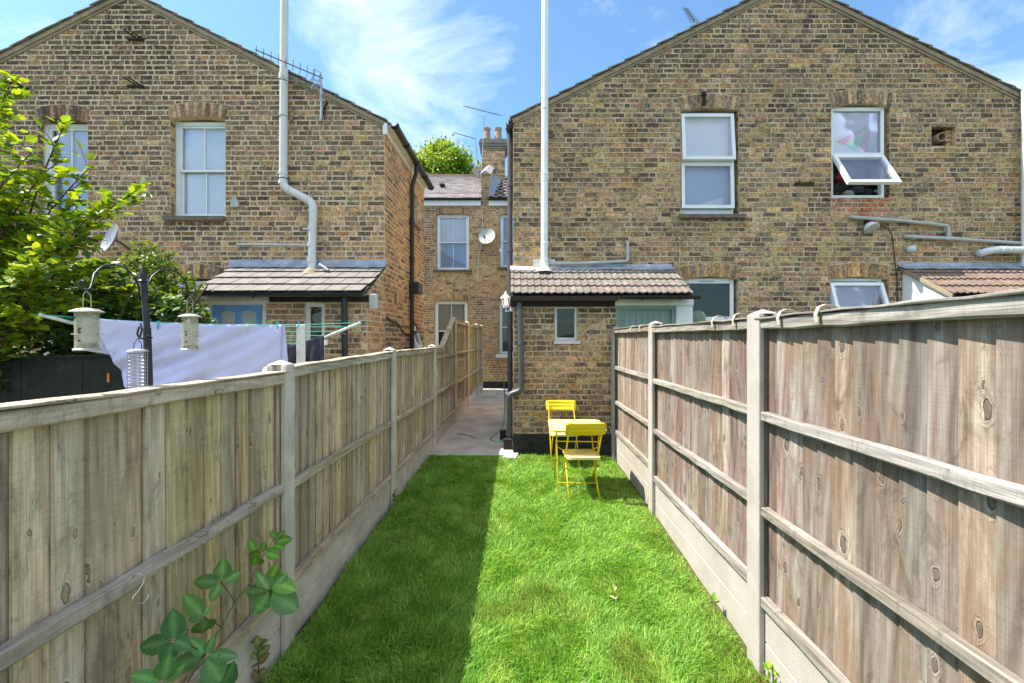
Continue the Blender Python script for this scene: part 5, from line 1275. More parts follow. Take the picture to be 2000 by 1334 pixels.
# ------------------------------------------------------------------ bistro table and chairs
def rounded(w, h, r, n=5, chamfer=False):
    pts = []
    for (cx, cy, a0) in ((w / 2 - r, h / 2 - r, 0), (-w / 2 + r, h / 2 - r, 90), (-w / 2 + r, -h / 2 + r, 180), (w / 2 - r, -h / 2 + r, 270)):
        for k in range(n + 1): a = R(a0 + 90 * k / n); pts.append((cx + r * math.cos(a), cy + r * math.sin(a)))
    return pts
def chair(label, group):
    t = thing('folding_chair', label, 'chair', (0, 0, 0), group)
    m = MB(); m.prism([(x, y - 0.0, 0.435) for x, y in rounded(0.37, 0.385, 0.05)], (0, 0, 0.012)); m.prism([(x, y, 0.420) for x, y in rounded(0.37, 0.385, 0.05)], (0, 0, 0.0149)); m.build('seat', M['yellow_sheen'], t, bevel=0.004)
    # curved back panel with two pressed lines
    bk = MB(); bw, bz0, bz1 = 0.215, 0.70, 0.835; n = 12; rows = [0.0, 0.10, 0.30, 0.34, 0.38, 0.62, 0.66, 0.70, 0.90, 1.0]; vs = []
    for i, tz in enumerate(rows):
        inset = 0.022 if i in (0, len(rows) - 1) else 0.0
        for k in range(n + 1):
            x = (-1 + 2 * k / n) * (bw - inset); z = bz0 + (bz1 - bz0) * tz
            y = -0.235 - 0.05 * (tz) * 1.0 + 0.030 * (1 - (x / bw) ** 2) * -1 + (-0.004 if i in (3, 6) else 0)
            vs.append((x, y, z))
    f = [(r * (n + 1) + k, r * (n + 1) + k + 1, (r + 1) * (n + 1) + k + 1, (r + 1) * (n + 1) + k) for r in range(len(rows) - 1) for k in range(n)]
    bk.add(vs, f); o = bk.build('backrest', M['yellow'], t, smooth='all'); sd = o.modifiers.new('s', 'SOLIDIFY'); sd.thickness = 0.012; sd.offset = 0
    for x in (-0.178, 0.178):
        m = MB(); m.tube([(x, -0.262, 0.80), (x, -0.232, 0.70), (x * 1.02, -0.06, 0.45), (x * 1.02, 0.215, 0.0)], 0.0072, 8); m.build('leg', M['yellow'], t, smooth='all')
        m = MB(); m.tube([(x * 0.90, 0.16, 0.43), (x * 0.90, 0.0, 0.22), (x * 0.93, -0.20, 0.0)], 0.0072, 8); m.build('leg', M['yellow'], t, smooth='all')
    for (y, z, w) in ((-0.055, 0.43, 0.18),):
        m = MB(); m.tube([(-w, y, z), (w, y, z)], 0.0045, 6); m.build('crossbar', M['yellow'], t)
    return t
def copy_tree(o, parent=None):
    c = o.copy(); COL.objects.link(c); c.parent = parent
    for ch in list(o.children): copy_tree(ch, c)
    return c
ch1 = chair('yellow folding chair nearest the lawn, its back to the camera', 'yellow bistro chairs')
ch2 = copy_tree(ch1); ch2['label'] = 'yellow folding chair against the brick wall, facing the table'
ch1.location = (0.772, 4.985, -0.045); ch1.rotation_euler = (0, 0, R(2))
ch2.location = (0.705, 6.10, -0.03); ch2.rotation_euler = (0, 0, R(181))
tb = thing('bistro_table', 'small yellow folding metal table between two yellow chairs', 'table', (0, 0, 0))
def table():
    w, d, z = 0.63, 0.70, 0.70
    m = MB(); poly = []
    for sx, sy in ((1, 1), (-1, 1), (-1, -1), (1, -1)):
        c = 0.055; a = [(sx * w / 2, sy * (d / 2 - c)), (sx * (w / 2 - c), sy * d / 2)]
        poly += a if sx * sy > 0 else a[::-1]
    m.prism([(x, y, z) for x, y in poly], (0, 0, 0.010)); m.build('tabletop', M['yellow_sheen'], tb, bevel=0.003)
    m = MB(); m.prism([(x * 0.995, y * 0.995, z - 0.018) for x, y in poly], (0, 0, 0.0175)); m.build('table_rim', M['yellow'], tb)
    for x in (-0.235, 0.235):
        m = MB(); m.tube([(x, -0.25, z - 0.02), (x, -0.22, 0.55), (x * 1.0, 0.27, 0.0)], 0.0075, 8); m.build('leg', M['yellow'], tb, smooth='all')
        m = MB(); m.tube([(x * 0.9, 0.25, z - 0.02), (x * 0.9, 0.22, 0.55), (x * 0.93, -0.27, 0.0)], 0.0075, 8); m.build('leg', M['yellow'], tb, smooth='all')
    m = MB(); m.tube([(-0.235, -0.22, 0.56), (0.235, -0.22, 0.56)], 0.006, 6); m.build('crossbar', M['yellow'], tb)
    m = MB(); m.tube([(-0.235, -0.20, 0.50), (-0.03, -0.10, 0.36), (0.03, -0.10, 0.36), (0.235, -0.20, 0.50)], 0.0055, 6); m.build('brace', M['yellow'], tb)
    m = MB(); m.tube([(-0.215, -0.2, 0.09), (0.215, -0.2, 0.09)], 0.0045, 6); m.build('stretcher', M['yellow'], tb)
table()
tb.location = (0.745, 5.21, -0.03); tb.rotation_euler = (0, 0, R(-3))

# ------------------------------------------------------------------ alley clutter
m = MB(); m.tube([P(984, 742, 7.4), P(986, 790, 7.2), P(984, 828, 7.0), P(976, 842, 6.95), P(962, 852, 6.9), P(957, 858, 6.85), P(966, 862, 6.8), P(985, 860, 6.85), P(993, 853, 6.95), P(1000, 852, 7.0)], 0.008, 8)
m2 = MB(); tag(m.build('garden_hose', M['hose'], smooth='all'), 'thin green hose trailing on the alley concrete by the lean-to', 'hose')
dk = thing('drain_surround', 'black painted kerb blocks around the drain at the lean-to corner', 'drain', (-0.06, 7.1, 0))
for (x0, x1, y0, y1, z1) in ((-0.13, -0.0, 6.78, 6.95, 0.16), (-0.20, -0.02, 7.35, 7.5, 0.17)):
    m = MB(); m.box(x0, x1, y0, y1, 0.0, z1); m.build('block', M['blackp'], dk, bevel=0.01)
m = MB(); m.prism([(-0.13, 6.34, -0.03), (0.06, 6.3, -0.03), (0.10, 6.58, -0.03), (-0.09, 6.74, -0.03)], (0, 0, 0.04)); tag(m.build('cement_haunch', M['path'], bevel=0.01), 'pale cement haunch at the foot of the lean-to corner', 'cement')
m = MB(); m.tube([P(893, 848, 6.95), P(905, 848, 7.0), P(917, 851, 6.95), P(928, 856, 6.8)], 0.006, 6); tag(m.build('cable_scrap', M['iron'], smooth='all'), 'short dark cable lying on the alley concrete', 'cable')
# small post with black top at the end of the left fence
# ------------------------------------------------------------------ hook on the fence rail
hk = MB(); c = Vector((XL(1.63) + 0.018, 1.62, 0.805)); pts = []
import math as _m
Yh = 1.63
path2 = [(258, 1131), (262, 1124), (272, 1120), (281, 1124), (281, 1137), (270, 1154), (259, 1167), (258, 1176), (265, 1181), (278, 1178), (289, 1168), (289, 1160)]
xh = []
for i, (px, py) in enumerate(path2):
    off = -0.03 if i < 2 else 0.0
    X_ = XL(Yh) + 0.012 + (-0.03 if i == 0 else -0.01 if i == 1 else 0.0); Y_ = F * X_ / (px - 1000)
    xh.append(Vector((X_ + 0.0, Y_, EYE - (py - 667) * Y_ / F)))
hk.tube(xh, 0.0022, 8)
M['chrome'] = m_plain('bright_steel', (0.75, 0.75, 0.77), 0.25, 0.05, 8, 0, 0.5, metal=0.8)
tag(hk.build('metal_hook', M['chrome'], smooth='all'), 'bright steel s-hook hanging from the left fence rail', 'hook')
# ------------------------------------------------------------------ bird feeding station
Yb = 1.75
pl = thing('feeder_pole', 'black metal bird feeding pole with two curved arms behind the left fence', 'pole', (-1.45, 1.75, 0))
m = MB(); m.tube([P(298, 900, Yb), P(291, 750, Yb), P(287, 640, Yb)], 0.0135, 12); m.tube([P(287, 640, Yb), P(280, 552, Yb)], 0.011, 12); m.build('pole', M['black'], pl, smooth=True)
m = MB(); c = P(279, 552, Yb); m.lathe(c, [(0.016, 0), (0.018, 0.006), (0.012, 0.012), (0.014, 0.03), (0.006, 0.045), (0.004, 0.058), (0.001, 0.066)], 10); m.build('finial', M['black'], pl, smooth=True)
pl_ = [(273, 585, 1.74), (271, 560, 1.72), (262, 540, 1.70), (245, 523, 1.66), (222, 516, 1.62), (200, 520, 1.57), (184, 535, 1.53), (180, 553, 1.50), (177, 563, 1.49), (168, 567, 1.48), (158, 562, 1.48), (154, 553, 1.48), (160, 548, 1.48), (168, 551, 1.48)]
m = MB(); m.tube([P(*q) for q in pl_], 0.0035, 8); m.build('arm', M['black'], pl, smooth='all')
pr_ = [(286, 585, 1.76), (287, 560, 1.78), (297, 540, 1.81), (312, 528, 1.85), (330, 526, 1.9), (347, 532, 1.94), (359, 545, 1.98), (365, 560, 2.0), (366, 570, 2.02), (370, 577, 2.02), (378, 577, 2.02), (382, 570, 2.02), (378, 566, 2.02)]
m = MB(); m.tube([P(*q) for q in pr_], 0.0035, 8); m.build('arm', M['black'], pl, smooth='all')
m = MB(); m.tube([P(288, 655, Yb - .015), P(297, 660, Yb), P(290, 664, Yb - .02), P(272, 660, 1.71), P(268, 652, 1.70), P(271, 640, 1.70), P(275, 632, 1.70), P(277, 645, 1.70), P(273, 660, 1.70)], 0.0035, 8); m.build('hook', M['black'], pl, smooth='all')
M['seed'] = m_plain('bird_seed', (0.16, 0.12, 0.08), 0.9, 0.5, 60, 0.5, 0.1, fine=200)
M['zinc'] = m_plain('pale_zinc', (0.42, 0.40, 0.34), 0.5, 0.1, 15, 0.1, 0.4, metal=0.3)
def feeder(label, px, Yc, ytop, ybot, hang):
    c = P(px, ytop, Yc); h = (ybot - ytop) * Yc / F; t = thing('seed_feeder', label, 'bird feeder', c, 'tube bird feeders on the pole'); r = 0.0315
    m = MB(); m.lathe(c + Vector((0, 0, -0.012)), [(0.046, 0), (0.044, 0.004), (0.025, 0.012), (0.006, 0.015)], 20); m.build('lid', M['zinc'], t, smooth=True)
    m = MB(); m.lathe(c + Vector((0, 0, -h)), [(r, 0), (r, h - 0.012), (r - 0.0015, h - 0.012), (r - 0.0015, 0)], 20); m.build('tube', M['acrylic'], t, smooth=True)
    m = MB(); m.lathe(c + Vector((0, 0, -h - 0.003)), [(0.036, 0), (0.036, 0.005), (0.033, 0.008)], 20); m.build('base', M['zinc'], t)
    m = MB(); m.lathe(c + Vector((0, 0, -h + 0.005)), [(r - 0.003, 0), (r - 0.003, 0.016), (0.01, 0.021)], 14); m.build('seed', M['seed'], t)
    for (z, sx) in ((-h * 0.62, 1),):
        m = MB(); m.tube([c + Vector((-0.048, -0.005, z)), c + Vector((0.048, 0.005, z))], 0.002, 6); m.build('perch', M['zinc'], t)
    for z in (-0.03, -h * 0.5, -h * 0.58, -h * 0.78):
        m = MB(); m.lathe(c + Vector((0.006 if z < -0.05 else -0.012, -r - 0.0005, z)), [(0.004, 0), (0.004, 0.002)], 8, (0, -1, 0)); m.build('port', M['black'], t)
    m = MB(); hp = P(*hang); m.tube([c + Vector((-0.014, 0, 0.0)), c + Vector((-0.012, 0, (hp.z - c.z) * 0.8)), hp, c + Vector((0.012, 0, (hp.z - c.z) * 0.75)), c + Vector((0.014, 0, 0.0))], 0.0012, 5); m.build('wire', M['zinc'], t)
feeder('left tube seed feeder hanging in front of the dark bush', 170, 1.48, 603, 683, (168, 568, 1.48))
feeder('right tube seed feeder hanging in front of the lilac towel', 371, 2.02, 614, 683, (371, 578, 2.02))
cg = thing('cage_feeder', 'wire mesh cage feeder hanging beside the black pole', 'bird feeder', P(269, 684, 1.70)); c = P(269, 684, 1.70)
m = MB(); m.lathe(c + Vector((0, 0, -0.006)), [(0.034, 0), (0.032, 0.006), (0.005, 0.012)], 18); m.build('lid', M['zinc'], cg, smooth=True)
m = MB(); m.lathe(c + Vector((0, 0, -0.17)), [(0.033, 0), (0.033, 0.006)], 18); m.build('base', M['zinc'], cg)
m = MB()
for k in range(12):
    a = 2 * math.pi * k / 12; p = Vector((0.030 * math.cos(a), 0.030 * math.sin(a), 0)); m.tube([c + p + Vector((0, 0, -0.165)), c + p + Vector((0, 0, -0.005))], 0.0011, 4)
for i in range(12):
    m.tube([c + Vector((0.030 * math.cos(2 * math.pi * k / 16), 0.030 * math.sin(2 * math.pi * k / 16), -0.012 - 0.0137 * i)) for k in range(17)], 0.0011, 4, False)
m.build('mesh_cage', M['metal'], cg)
m = MB(); m.tube([c + Vector((-0.016, 0, 0)), c + Vector((-0.014, 0, 0.025)), c + Vector((0, 0, 0.045)), c + Vector((0.014, 0, 0.025)), c + Vector((0.016, 0, 0))], 0.0016, 5); m.build('handle', M['black'], cg)

# ------------------------------------------------------------------ rotary airer and washing
CN = Vector((-3.14, 5.35, 0)); TL, TR = Vector((-3.95, 3.72, 1.875)), P(704, 630, 4.6)
TB1 = Vector((2 * CN.x - TL.x, 2 * CN.y - TL.y, 1.86)); TB2 = Vector((2 * CN.x - TR.x, 2 * CN.y - TR.y, 1.86))
ra = thing('rotary_airer', 'green lined rotary washing airer carrying the lilac towel', 'airer', (CN.x, CN.y, 0))
m = MB(); m.tube([CN + Vector((0, 0, -0.1)), CN + Vector((0, 0, 1.80))], 0.022, 10); m.build('mast', M['metal'], ra, smooth=True)
m = MB(); m.lathe(CN + Vector((0, 0, 1.77)), [(0.03, 0), (0.07, 0.01), (0.075, 0.03), (0.04, 0.05), (0.02, 0.08)], 12); m.build('hub', M['black'], ra, smooth=True)
hub = CN + Vector((0, 0, 1.33))
M['arm'] = m_plain('white_tube', (0.62, 0.63, 0.62), 0.4, 0.05, 8, 0, 0.4)
tips = [TL, TR, TB1, TB2]
for tp in tips:
    m = MB(); m.tube([hub, tp], 0.015, 8); m.build('arm', M['arm'], ra, smooth=True)
    m = MB(); m.tube([CN + Vector((0, 0, 1.80)), hub.lerp(tp, 0.35)], 0.008, 6); m.build('strut', M['arm'], ra)
ring = [TL, TR, TB1, TB2]
for k in range(1, 9):
    s_ = 1.0 - 0.085 * (k - 1)
    m = MB()
    for i in range(4):
        a = hub.lerp(ring[i], s_); b = hub.lerp(ring[(i + 1) % 4], s_)
        sag = 0.05 if i == 0 and k == 1 else 0.015
        m.tube([a.lerp(b, t) - Vector((0, 0, sag * 4 * t * (1 - t))) for t in (0, 0.15, 0.3, 0.5, 0.7, 0.85, 1)], 0.003, 4)
    m.build('line', M['line'], ra)
def line_pt(t, sag=0.05): return TL.lerp(TR, t) - Vector((0, 0, sag * 4 * t * (1 - t)))
def cloth(name, label, cat, pa, pb, drop, mat, seed, fold=0.03, nx=60, nz=26, front=True, slant=0.0, gather=0.0, sagtop=0.0, shear=0.0):
    rd = rng(seed); vs = []; d = (pb - pa); nrm_ = Vector((d.y, -d.x, 0)).normalized()
    for j in range(nz + 1):
        tz = j / nz
        for i in range(nx + 1):
            t = i / nx; p = pa.lerp(pb, t) - Vector((0, 0, sagtop * 4 * t * (1 - t)))
            q = Vector((t * 6 + tz * slant * 3, tz * 1.6, seed)); wv = mnoise.noise(q) * 1.3 + 0.45 * mnoise.noise(q * 2.7) + 0.22 * math.sin(t * 34 + tz * slant * 22 + 2 * mnoise.noise(q)) + 0.28 * mnoise.noise(Vector((t * 30 + tz * 9 * slant, tz * 3, seed + 3)))
            off = fold * wv * (0.25 + 0.9 * tz)
            vs.append(p + Vector((0, 0, -drop(t) * tz)) + nrm_ * (0.006 + off) + d.normalized() * (gather * tz * (0.5 - t) + shear * tz * (1 - t) ** 3))
    f = [(j * (nx + 1) + i, j * (nx + 1) + i + 1, (j + 1) * (nx + 1) + i + 1, (j + 1) * (nx + 1) + i) for j in range(nz) for i in range(nx)]
    m = MB(); m.add(vs, f); o = m.build(name, M[mat], smooth='all'); sd = o.modifiers.new('s', 'SOLIDIFY'); sd.thickness = 0.006
    if label: tag(o, label, cat)
    return o
ta, tb_ = line_pt(0.13), line_pt(0.715)
tw_ = thing('bath_towel', 'large lilac bath towel pegged along the green airer line', 'towel', (ta + tb_) / 2)
o = cloth('front_drop', None, None, ta, tb_, lambda t: 0.60 + 0.25 * t, 'towel', 5, 0.075, slant=1.5, gather=0.04, sagtop=0.018, shear=0.26)
ORG_c = (ta + tb_) / 2; o.parent = tw_; o.location = -ORG_c
o = cloth('back_drop', None, None, ta + Vector((-0.05, 0.02, 0)), tb_ + Vector((0.02, 0.02, 0)), lambda t: 0.26 + 0.30 * t, 'towel', 8, -0.02, slant=0.5, gather=-0.08, sagtop=0.018, shear=-0.03)
o.parent = tw_; o.location = -ORG_c
sa_, sb_ = line_pt(0.765), line_pt(0.797)
cloth('white_strip_towel', 'narrow white towel edge pegged beside the airer arm', 'towel', sa_, sb_, lambda t: 0.42, 'white_old', 9, 0.006, nx=6)
ia, ib = P(560, 676, 4.9), P(612, 655, 4.85)
cloth('trousers', 'dark garment hanging behind the white strip on the airer', 'clothing', P(556, 679, 4.75), P(634, 655, 4.62), lambda t: 0.40, 'cloth_d', 12, 0.02, nx=24)
m = MB(); m.box(PX(633, 4.6), PX(639, 4.6), 4.6, 4.61, PZ(674, 4.6), PZ(664, 4.6)); tag(m.build('care_tag', M['white']), 'tiny white tag dangling from the dark garment', 'tag')
for (t_, mt, lb_) in ((0.145, 'peg_g', 'green peg at the left end of the lilac towel'), (0.325, 'peg_b', 'blue peg left of the feeder on the towel'), (0.60, 'peg_g', 'pale green peg in the middle right of the towel'), (0.70, 'peg_b', 'blue peg at the right end of the lilac towel'), (0.772, 'peg_b', 'blue peg holding the narrow white strip')):
    p = line_pt(t_); p.z -= 0.018 * 4 * max(0, (t_ - 0.13) / 0.585) * (1 - min(1, (t_ - 0.13) / 0.585)) if t_ < 0.715 else 0
    pg = thing('clothes_peg', lb_, 'peg', p, 'pegs on the washing line')
    for s_ in (-1, 1):
        m = MB(); m.hexa([p + Vector(q) for q in ((-0.006, 0.014 * s_ - 0.003, -0.045), (0.006, 0.014 * s_ - 0.003, -0.045), (0.006, 0.014 * s_ + 0.003, -0.045), (-0.006, 0.014 * s_ + 0.003, -0.045),
                                                     (-0.006, 0.008 * s_ - 0.003, 0.03), (0.006, 0.008 * s_ - 0.003, 0.03), (0.006, 0.008 * s_ + 0.003, 0.03), (-0.006, 0.008 * s_ + 0.003, 0.03))]); m.build('jaw', M[mt], pg)

# ------------------------------------------------------------------ black painted garden wall behind the washing
bw_ = thing('garden_screen', 'low black painted board screen under the leafy tree', 'screen', (-4.3, 4.5, 0))
rd = rng(7); x = -6.2
while x < -3.05:
    e = min(x + 0.62, -3.0); m = MB(); za = 1.45 + (x + 6.2) * 0.022; zb_ = 1.45 + (e + 6.2) * 0.022
    m.hexa([(x + .003, 4.5, -0.1), (e - .003, 4.5, -0.1), (e - .003, 4.54, -0.1), (x + .003, 4.54, -0.1), (x + .003, 4.5, za), (e - .003, 4.5, zb_), (e - .003, 4.54, zb_), (x + .003, 4.54, za)])
    m.build('panel', M['blackp'], bw_, bevel=0.003); x = e
m = MB(); m.hexa([(-6.2, 4.47, 1.45), (-3.0, 4.47, 1.52), (-3.0, 4.57, 1.52), (-6.2, 4.57, 1.45), (-6.2, 4.47, 1.475), (-3.0, 4.47, 1.545), (-3.0, 4.57, 1.545), (-6.2, 4.57, 1.475)]); m.build('capping', M['blackp'], bw_)
M['orange'] = m_plain('orange_tape', (0.75, 0.20, 0.04), 0.6, 0.1, 6, 0, 0.3)
m = MB(); c = P(211, 738, 4.49); m.box(c.x - 0.012, c.x + 0.012, 4.49, 4.497, c.z - 0.045, c.z + 0.045); m.build('orange_mark', M['orange'], bw_)
# rounded cap of the neighbour's post beside the fence post
m = MB(); c = P(536, 722, 2.72); m.lathe(c + Vector((-0.015, 0.0, -0.10)), [(0.06, 0), (0.062, 0.07), (0.045, 0.115), (0.01, 0.125)], 10); m2_ = m.build('stone_ornament', M['conc'], smooth=True); tag(m2_, 'rough rounded stone behind the near left fence post', 'stone')
m = MB(); c = P(1364, 622, 7.1); m.lathe(c, [(0.11, 0), (0.12, 0.02), (0.12, 0.06), (0.02, 0.07)], 18, (-0.6, -0.7, 0.1)); tag(m.build('hose_reel', M['green_door'], smooth=True), 'pale green round reel behind the right fence beside the rendered pier', 'reel')

# ------------------------------------------------------------------ foliage
LEAFPOLY = np.array([[0, 0, 0], [-0.30, 0.30, 0.05], [-0.26, 0.68, 0.03], [0, 1, -0.08], [0.26, 0.68, 0.03], [0.30, 0.30, 0.05]])
def leaves_np(C, D, N_, S):
    """C centres, D direction of the leaf, N_ its normal, S its length"""
    D = D / np.linalg.norm(D, axis=1, keepdims=True); X_ = np.cross(D, N_); X_ /= np.linalg.norm(X_, axis=1, keepdims=True) + 1e-9; Z_ = np.cross(X_, D)
    V = C[:, None, :] + S[:, None, None] * (LEAFPOLY[None, :, 0:1] * X_[:, None, :] + LEAFPOLY[None, :, 1:2] * D[:, None, :] + LEAFPOLY[None, :, 2:3] * Z_[:, None, :])
    return V
def leaf_mass(name, parent, C, D, N_, S, colr, kind='stuff'):
    V = leaves_np(C, D, N_, S); n = len(C); base = (np.arange(n) * 6)[:, None]
    loops = np.concatenate([base + np.array([0, 1, 2, 3])[None], base + np.array([0, 3, 4, 5])[None]], axis=1).ravel()
    col = np.repeat(np.concatenate([colr, np.ones((n, 1))], axis=1), 6, axis=0)
    return numpy_mesh(name, V.reshape(-1, 3), np.full(2 * n, 4), loops, M['leaf'], col, kind, parent)
def leafcol(rs, n, cols, w, var=0.25):
    cols = np.array(cols); k = rs.choice(len(cols), n, p=np.array(w) / sum(w)); return np.clip(cols[k] * (1 + rs.uniform(-var, var, (n, 1))), 0.003, 1)
LPROTO = None
def single_leaf(parent, c, d, nrm_, s, col):
    m = MB(); V = leaves_np(np.array([c]), np.array([d]), np.array([nrm_]), np.array([s]))[0]
    m.add([tuple(v) for v in V], [(0, 1, 2, 3), (0, 3, 4, 5)], col); return m.build('leaf', M['leaf'], parent)
def bez(a, b, c, n=10):
    return [a * (1 - t) ** 2 + b * 2 * t * (1 - t) + c * t * t for t in [k / n for k in range(n + 1)]]

tree = thing('leafy_tree', 'lime green broad leaved small tree arching in from the left over the black screen', 'tree', (-5.6, 4.6, -0.1))
rs = np.random.RandomState(4); rd = rng(44)
LC, LD, LN, LS_, LK = [], [], [], [], []
trunk = MB(); trunk.tube([(-5.6, 4.6, -0.2), (-5.55, 4.55, 0.6), (-5.4, 4.5, 1.3)], [0.07, 0.06, 0.045], 10); trunk.build('trunk', M['bark'], tree, smooth=True)
ends = [(266, 372, 4.2), (205, 392, 4.0), (172, 330, 4.3), (120, 258, 4.2), (60, 300, 3.9), (20, 165, 4.4), (2, 230, 4.1), (40, 345, 4.4), (95, 330, 4.0), (150, 405, 4.4), (205, 425, 4.5), (160, 470, 4.2), (120, 460, 3.8), (60, 430, 4.1), (10, 400, 4.0), (195, 520, 4.8), (90, 520, 3.8), (170, 540, 4.2), (30, 540, 3.8), (250, 570, 4.8), (-60, 260, 4.2), (-120, 350, 4.0), (-160, 480, 4.2), (130, 590, 4.0), (55, 610, 3.9), (-40, 560, 3.7)]
tw_mb = MB(); leafpts = []
for (px, py, Y) in ends:
    e = P(px, py, Y); b = Vector((-5.5 + rd.uniform(-0.25, 0.35), 4.5 + rd.uniform(-0.3, 0.3), rd.uniform(0.9, 1.7))); mid = b.lerp(e, 0.55) + Vector((-0.15, 0, 0.25 * rd.uniform(0.3, 1.3)))
    pts = bez(b, mid, e, 14); bm = MB(); bm.tube(pts, [0.016 * (1 - 0.85 * i / 14) + 0.002 for i in range(15)], 6); bm.build('branch', M['bark'], tree, smooth=True)
    for i in range(3, 15):
        p = pts[i]; tdir = (pts[min(i + 1, 14)] - pts[i - 1]).normalized()
        for s_ in (0, 1, 2):
            if i > 12 or rd.random() < 0.9:
                sd_ = Vector((rd.uniform(-1, 1), rd.uniform(-1, 1), rd.uniform(-0.25, 0.45))).normalized(); ln = rd.uniform(0.12, 0.36) * (1.15 - 0.6 * i / 14)
                q = p + (tdir * 0.7 + sd_).normalized() * ln; tw_mb.tube([p, p.lerp(q, 0.5) + Vector((0, 0, 0.02)), q], [0.004, 0.003, 0.0015], 4, False)
                for k in range(rd.randint(4, 7)):
                    u = k / 6 + 0.12; c = p.lerp(q, min(u, 1)); leafpts.append((c, (q - p).normalized()))
                leafpts.append((q, (q - p).normalized()))
        if i > 9: leafpts += [(p, tdir), (p, tdir)]
tw_mb.build('twigs', M['bark'], tree, kind='stuff')
OUTL = [(140, 36), (215, 60), (240, 150), (310, 165), (345, 190), (365, 285), (400, 262), (430, 225), (455, 188), (500, 190), (540, 250), (620, 300), (760, 320)]
def in_crown(c):
    px, py = 1000 + c[0] * F / c[1], 667 - (c[2] - EYE) * F / c[1]
    for (ya, xa), (yb, xb) in zip(OUTL[:-1], OUTL[1:]):
        if ya <= py < yb:
            lim = xa + (xb - xa) * (py - ya) / (yb - ya)
            thin = 0.62 if (py < 345 and px > 50) else (0.25 if py < 430 else 0.0)
            return px < lim and rd.random() > thin
    return py >= 760
leafpts = [q for q in leafpts if in_crown(q[0])]
n = len(leafpts); C = np.array([tuple(c) for c, _ in leafpts]); T = np.array([tuple(t) for _, t in leafpts])
D = T * 0.6 + rs.normal(0, 0.55, (n, 3)) * np.array([1, 1, 0.35]) + np.array([0.1, -0.15, -0.12]); NN = np.array([0, 0, 1.0]) + rs.normal(0, 0.38, (n, 3)); S = rs.uniform(0.06, 0.125, n)
C = C + rs.normal(0, 0.02, (n, 3))
LIME = [(0.34, 0.44, 0.020), (0.22, 0.34, 0.025), (0.11, 0.20, 0.035), (0.42, 0.47, 0.04)]
cc = leafcol(rs, n, LIME, [3, 4, 3, 0.7])
pxs = 1000 + C[:, 0] * F / C[:, 1]; pys = 667 - (C[:, 2] - EYE) * F / C[:, 1]
score = pys * 0.6 + np.abs(pxs - 140) * 0.3 + (pxs < 0) * 1e5 + C[:, 1] * 60
idx = np.argsort(score)[:280]; rest = np.setdiff1d(np.arange(n), idx)
leaf_mass('foliage', tree, C[rest], D[rest], NN[rest], S[rest], cc[rest])
for i in idx: single_leaf(tree, C[i], D[i], NN[i], S[i], tuple(cc[i]))

# dark broad-leaved mass below it
hedge = thing('dense_bush', 'dark dense bush filling the left edge above the black screen', 'bush', (-5.0, 5.0, -0.1))
m = MB()
for k in range(9):
    a = rd.uniform(0, 6.28); m.tube([(-5.0 + 0.2 * math.cos(a), 5.0 + 0.2 * math.sin(a), -0.2), (-5.0 + 0.9 * math.cos(a), 5.0 + 0.5 * math.sin(a), 1.3), (-4.9 + 1.5 * math.cos(a), 5.0 + 0.6 * math.sin(a), 2.3)], [0.03, 0.02, 0.006], 6)
m.build('stem', M['bark'], hedge)
n = 11000; C = rs.normal(0, 1, (n, 3)); C /= np.linalg.norm(C, axis=1, keepdims=True); C *= rs.uniform(0.35, 1.0, (n, 1)) ** 0.33
blob = rs.choice(6, n, p=[0.26, 0.22, 0.18, 0.12, 0.12, 0.10])
bc = np.array([(-5.3, 4.9, 1.6), (-4.5, 5.1, 1.75), (-5.9, 4.7, 1.4), (-4.0, 5.2, 1.7), (-4.9, 4.9, 2.15), (-6.5, 4.9, 2.0)]); br = np.array([(0.9, 0.5, 0.75), (0.75, 0.4, 0.62), (0.8, 0.5, 0.9), (0.55, 0.35, 0.5), (0.8, 0.4, 0.5), (0.9, 0.5, 0.9)])
C = bc[blob] + C * br[blob]; PXc = 1000 + C[:, 0] * F / C[:, 1]; PYc = 667 - (C[:, 2] - EYE) * F / C[:, 1]
keep = np.array([mnoise.noise(Vector((c[0] * 3, c[1] * 3, c[2] * 3))) > -0.22 for c in C]) & ((PYc > 505) | (PXc < 150)) & (PYc > 400); C = C[keep]; n = len(C)
D = rs.normal(0, 1, (n, 3)) * np.array([1, 1, 0.5]) + np.array([0, -0.5, -0.3]); NN = np.array([0, -0.25, 1.0]) + rs.normal(0, 0.45, (n, 3)); S = rs.uniform(0.06, 0.13, n)
leaf_mass('foliage', hedge, C, D, NN, S, leafcol(rs, n, [(0.065, 0.14, 0.028), (0.10, 0.19, 0.03), (0.045, 0.10, 0.03), (0.17, 0.27, 0.03)], [4, 3, 2, 1.5]))

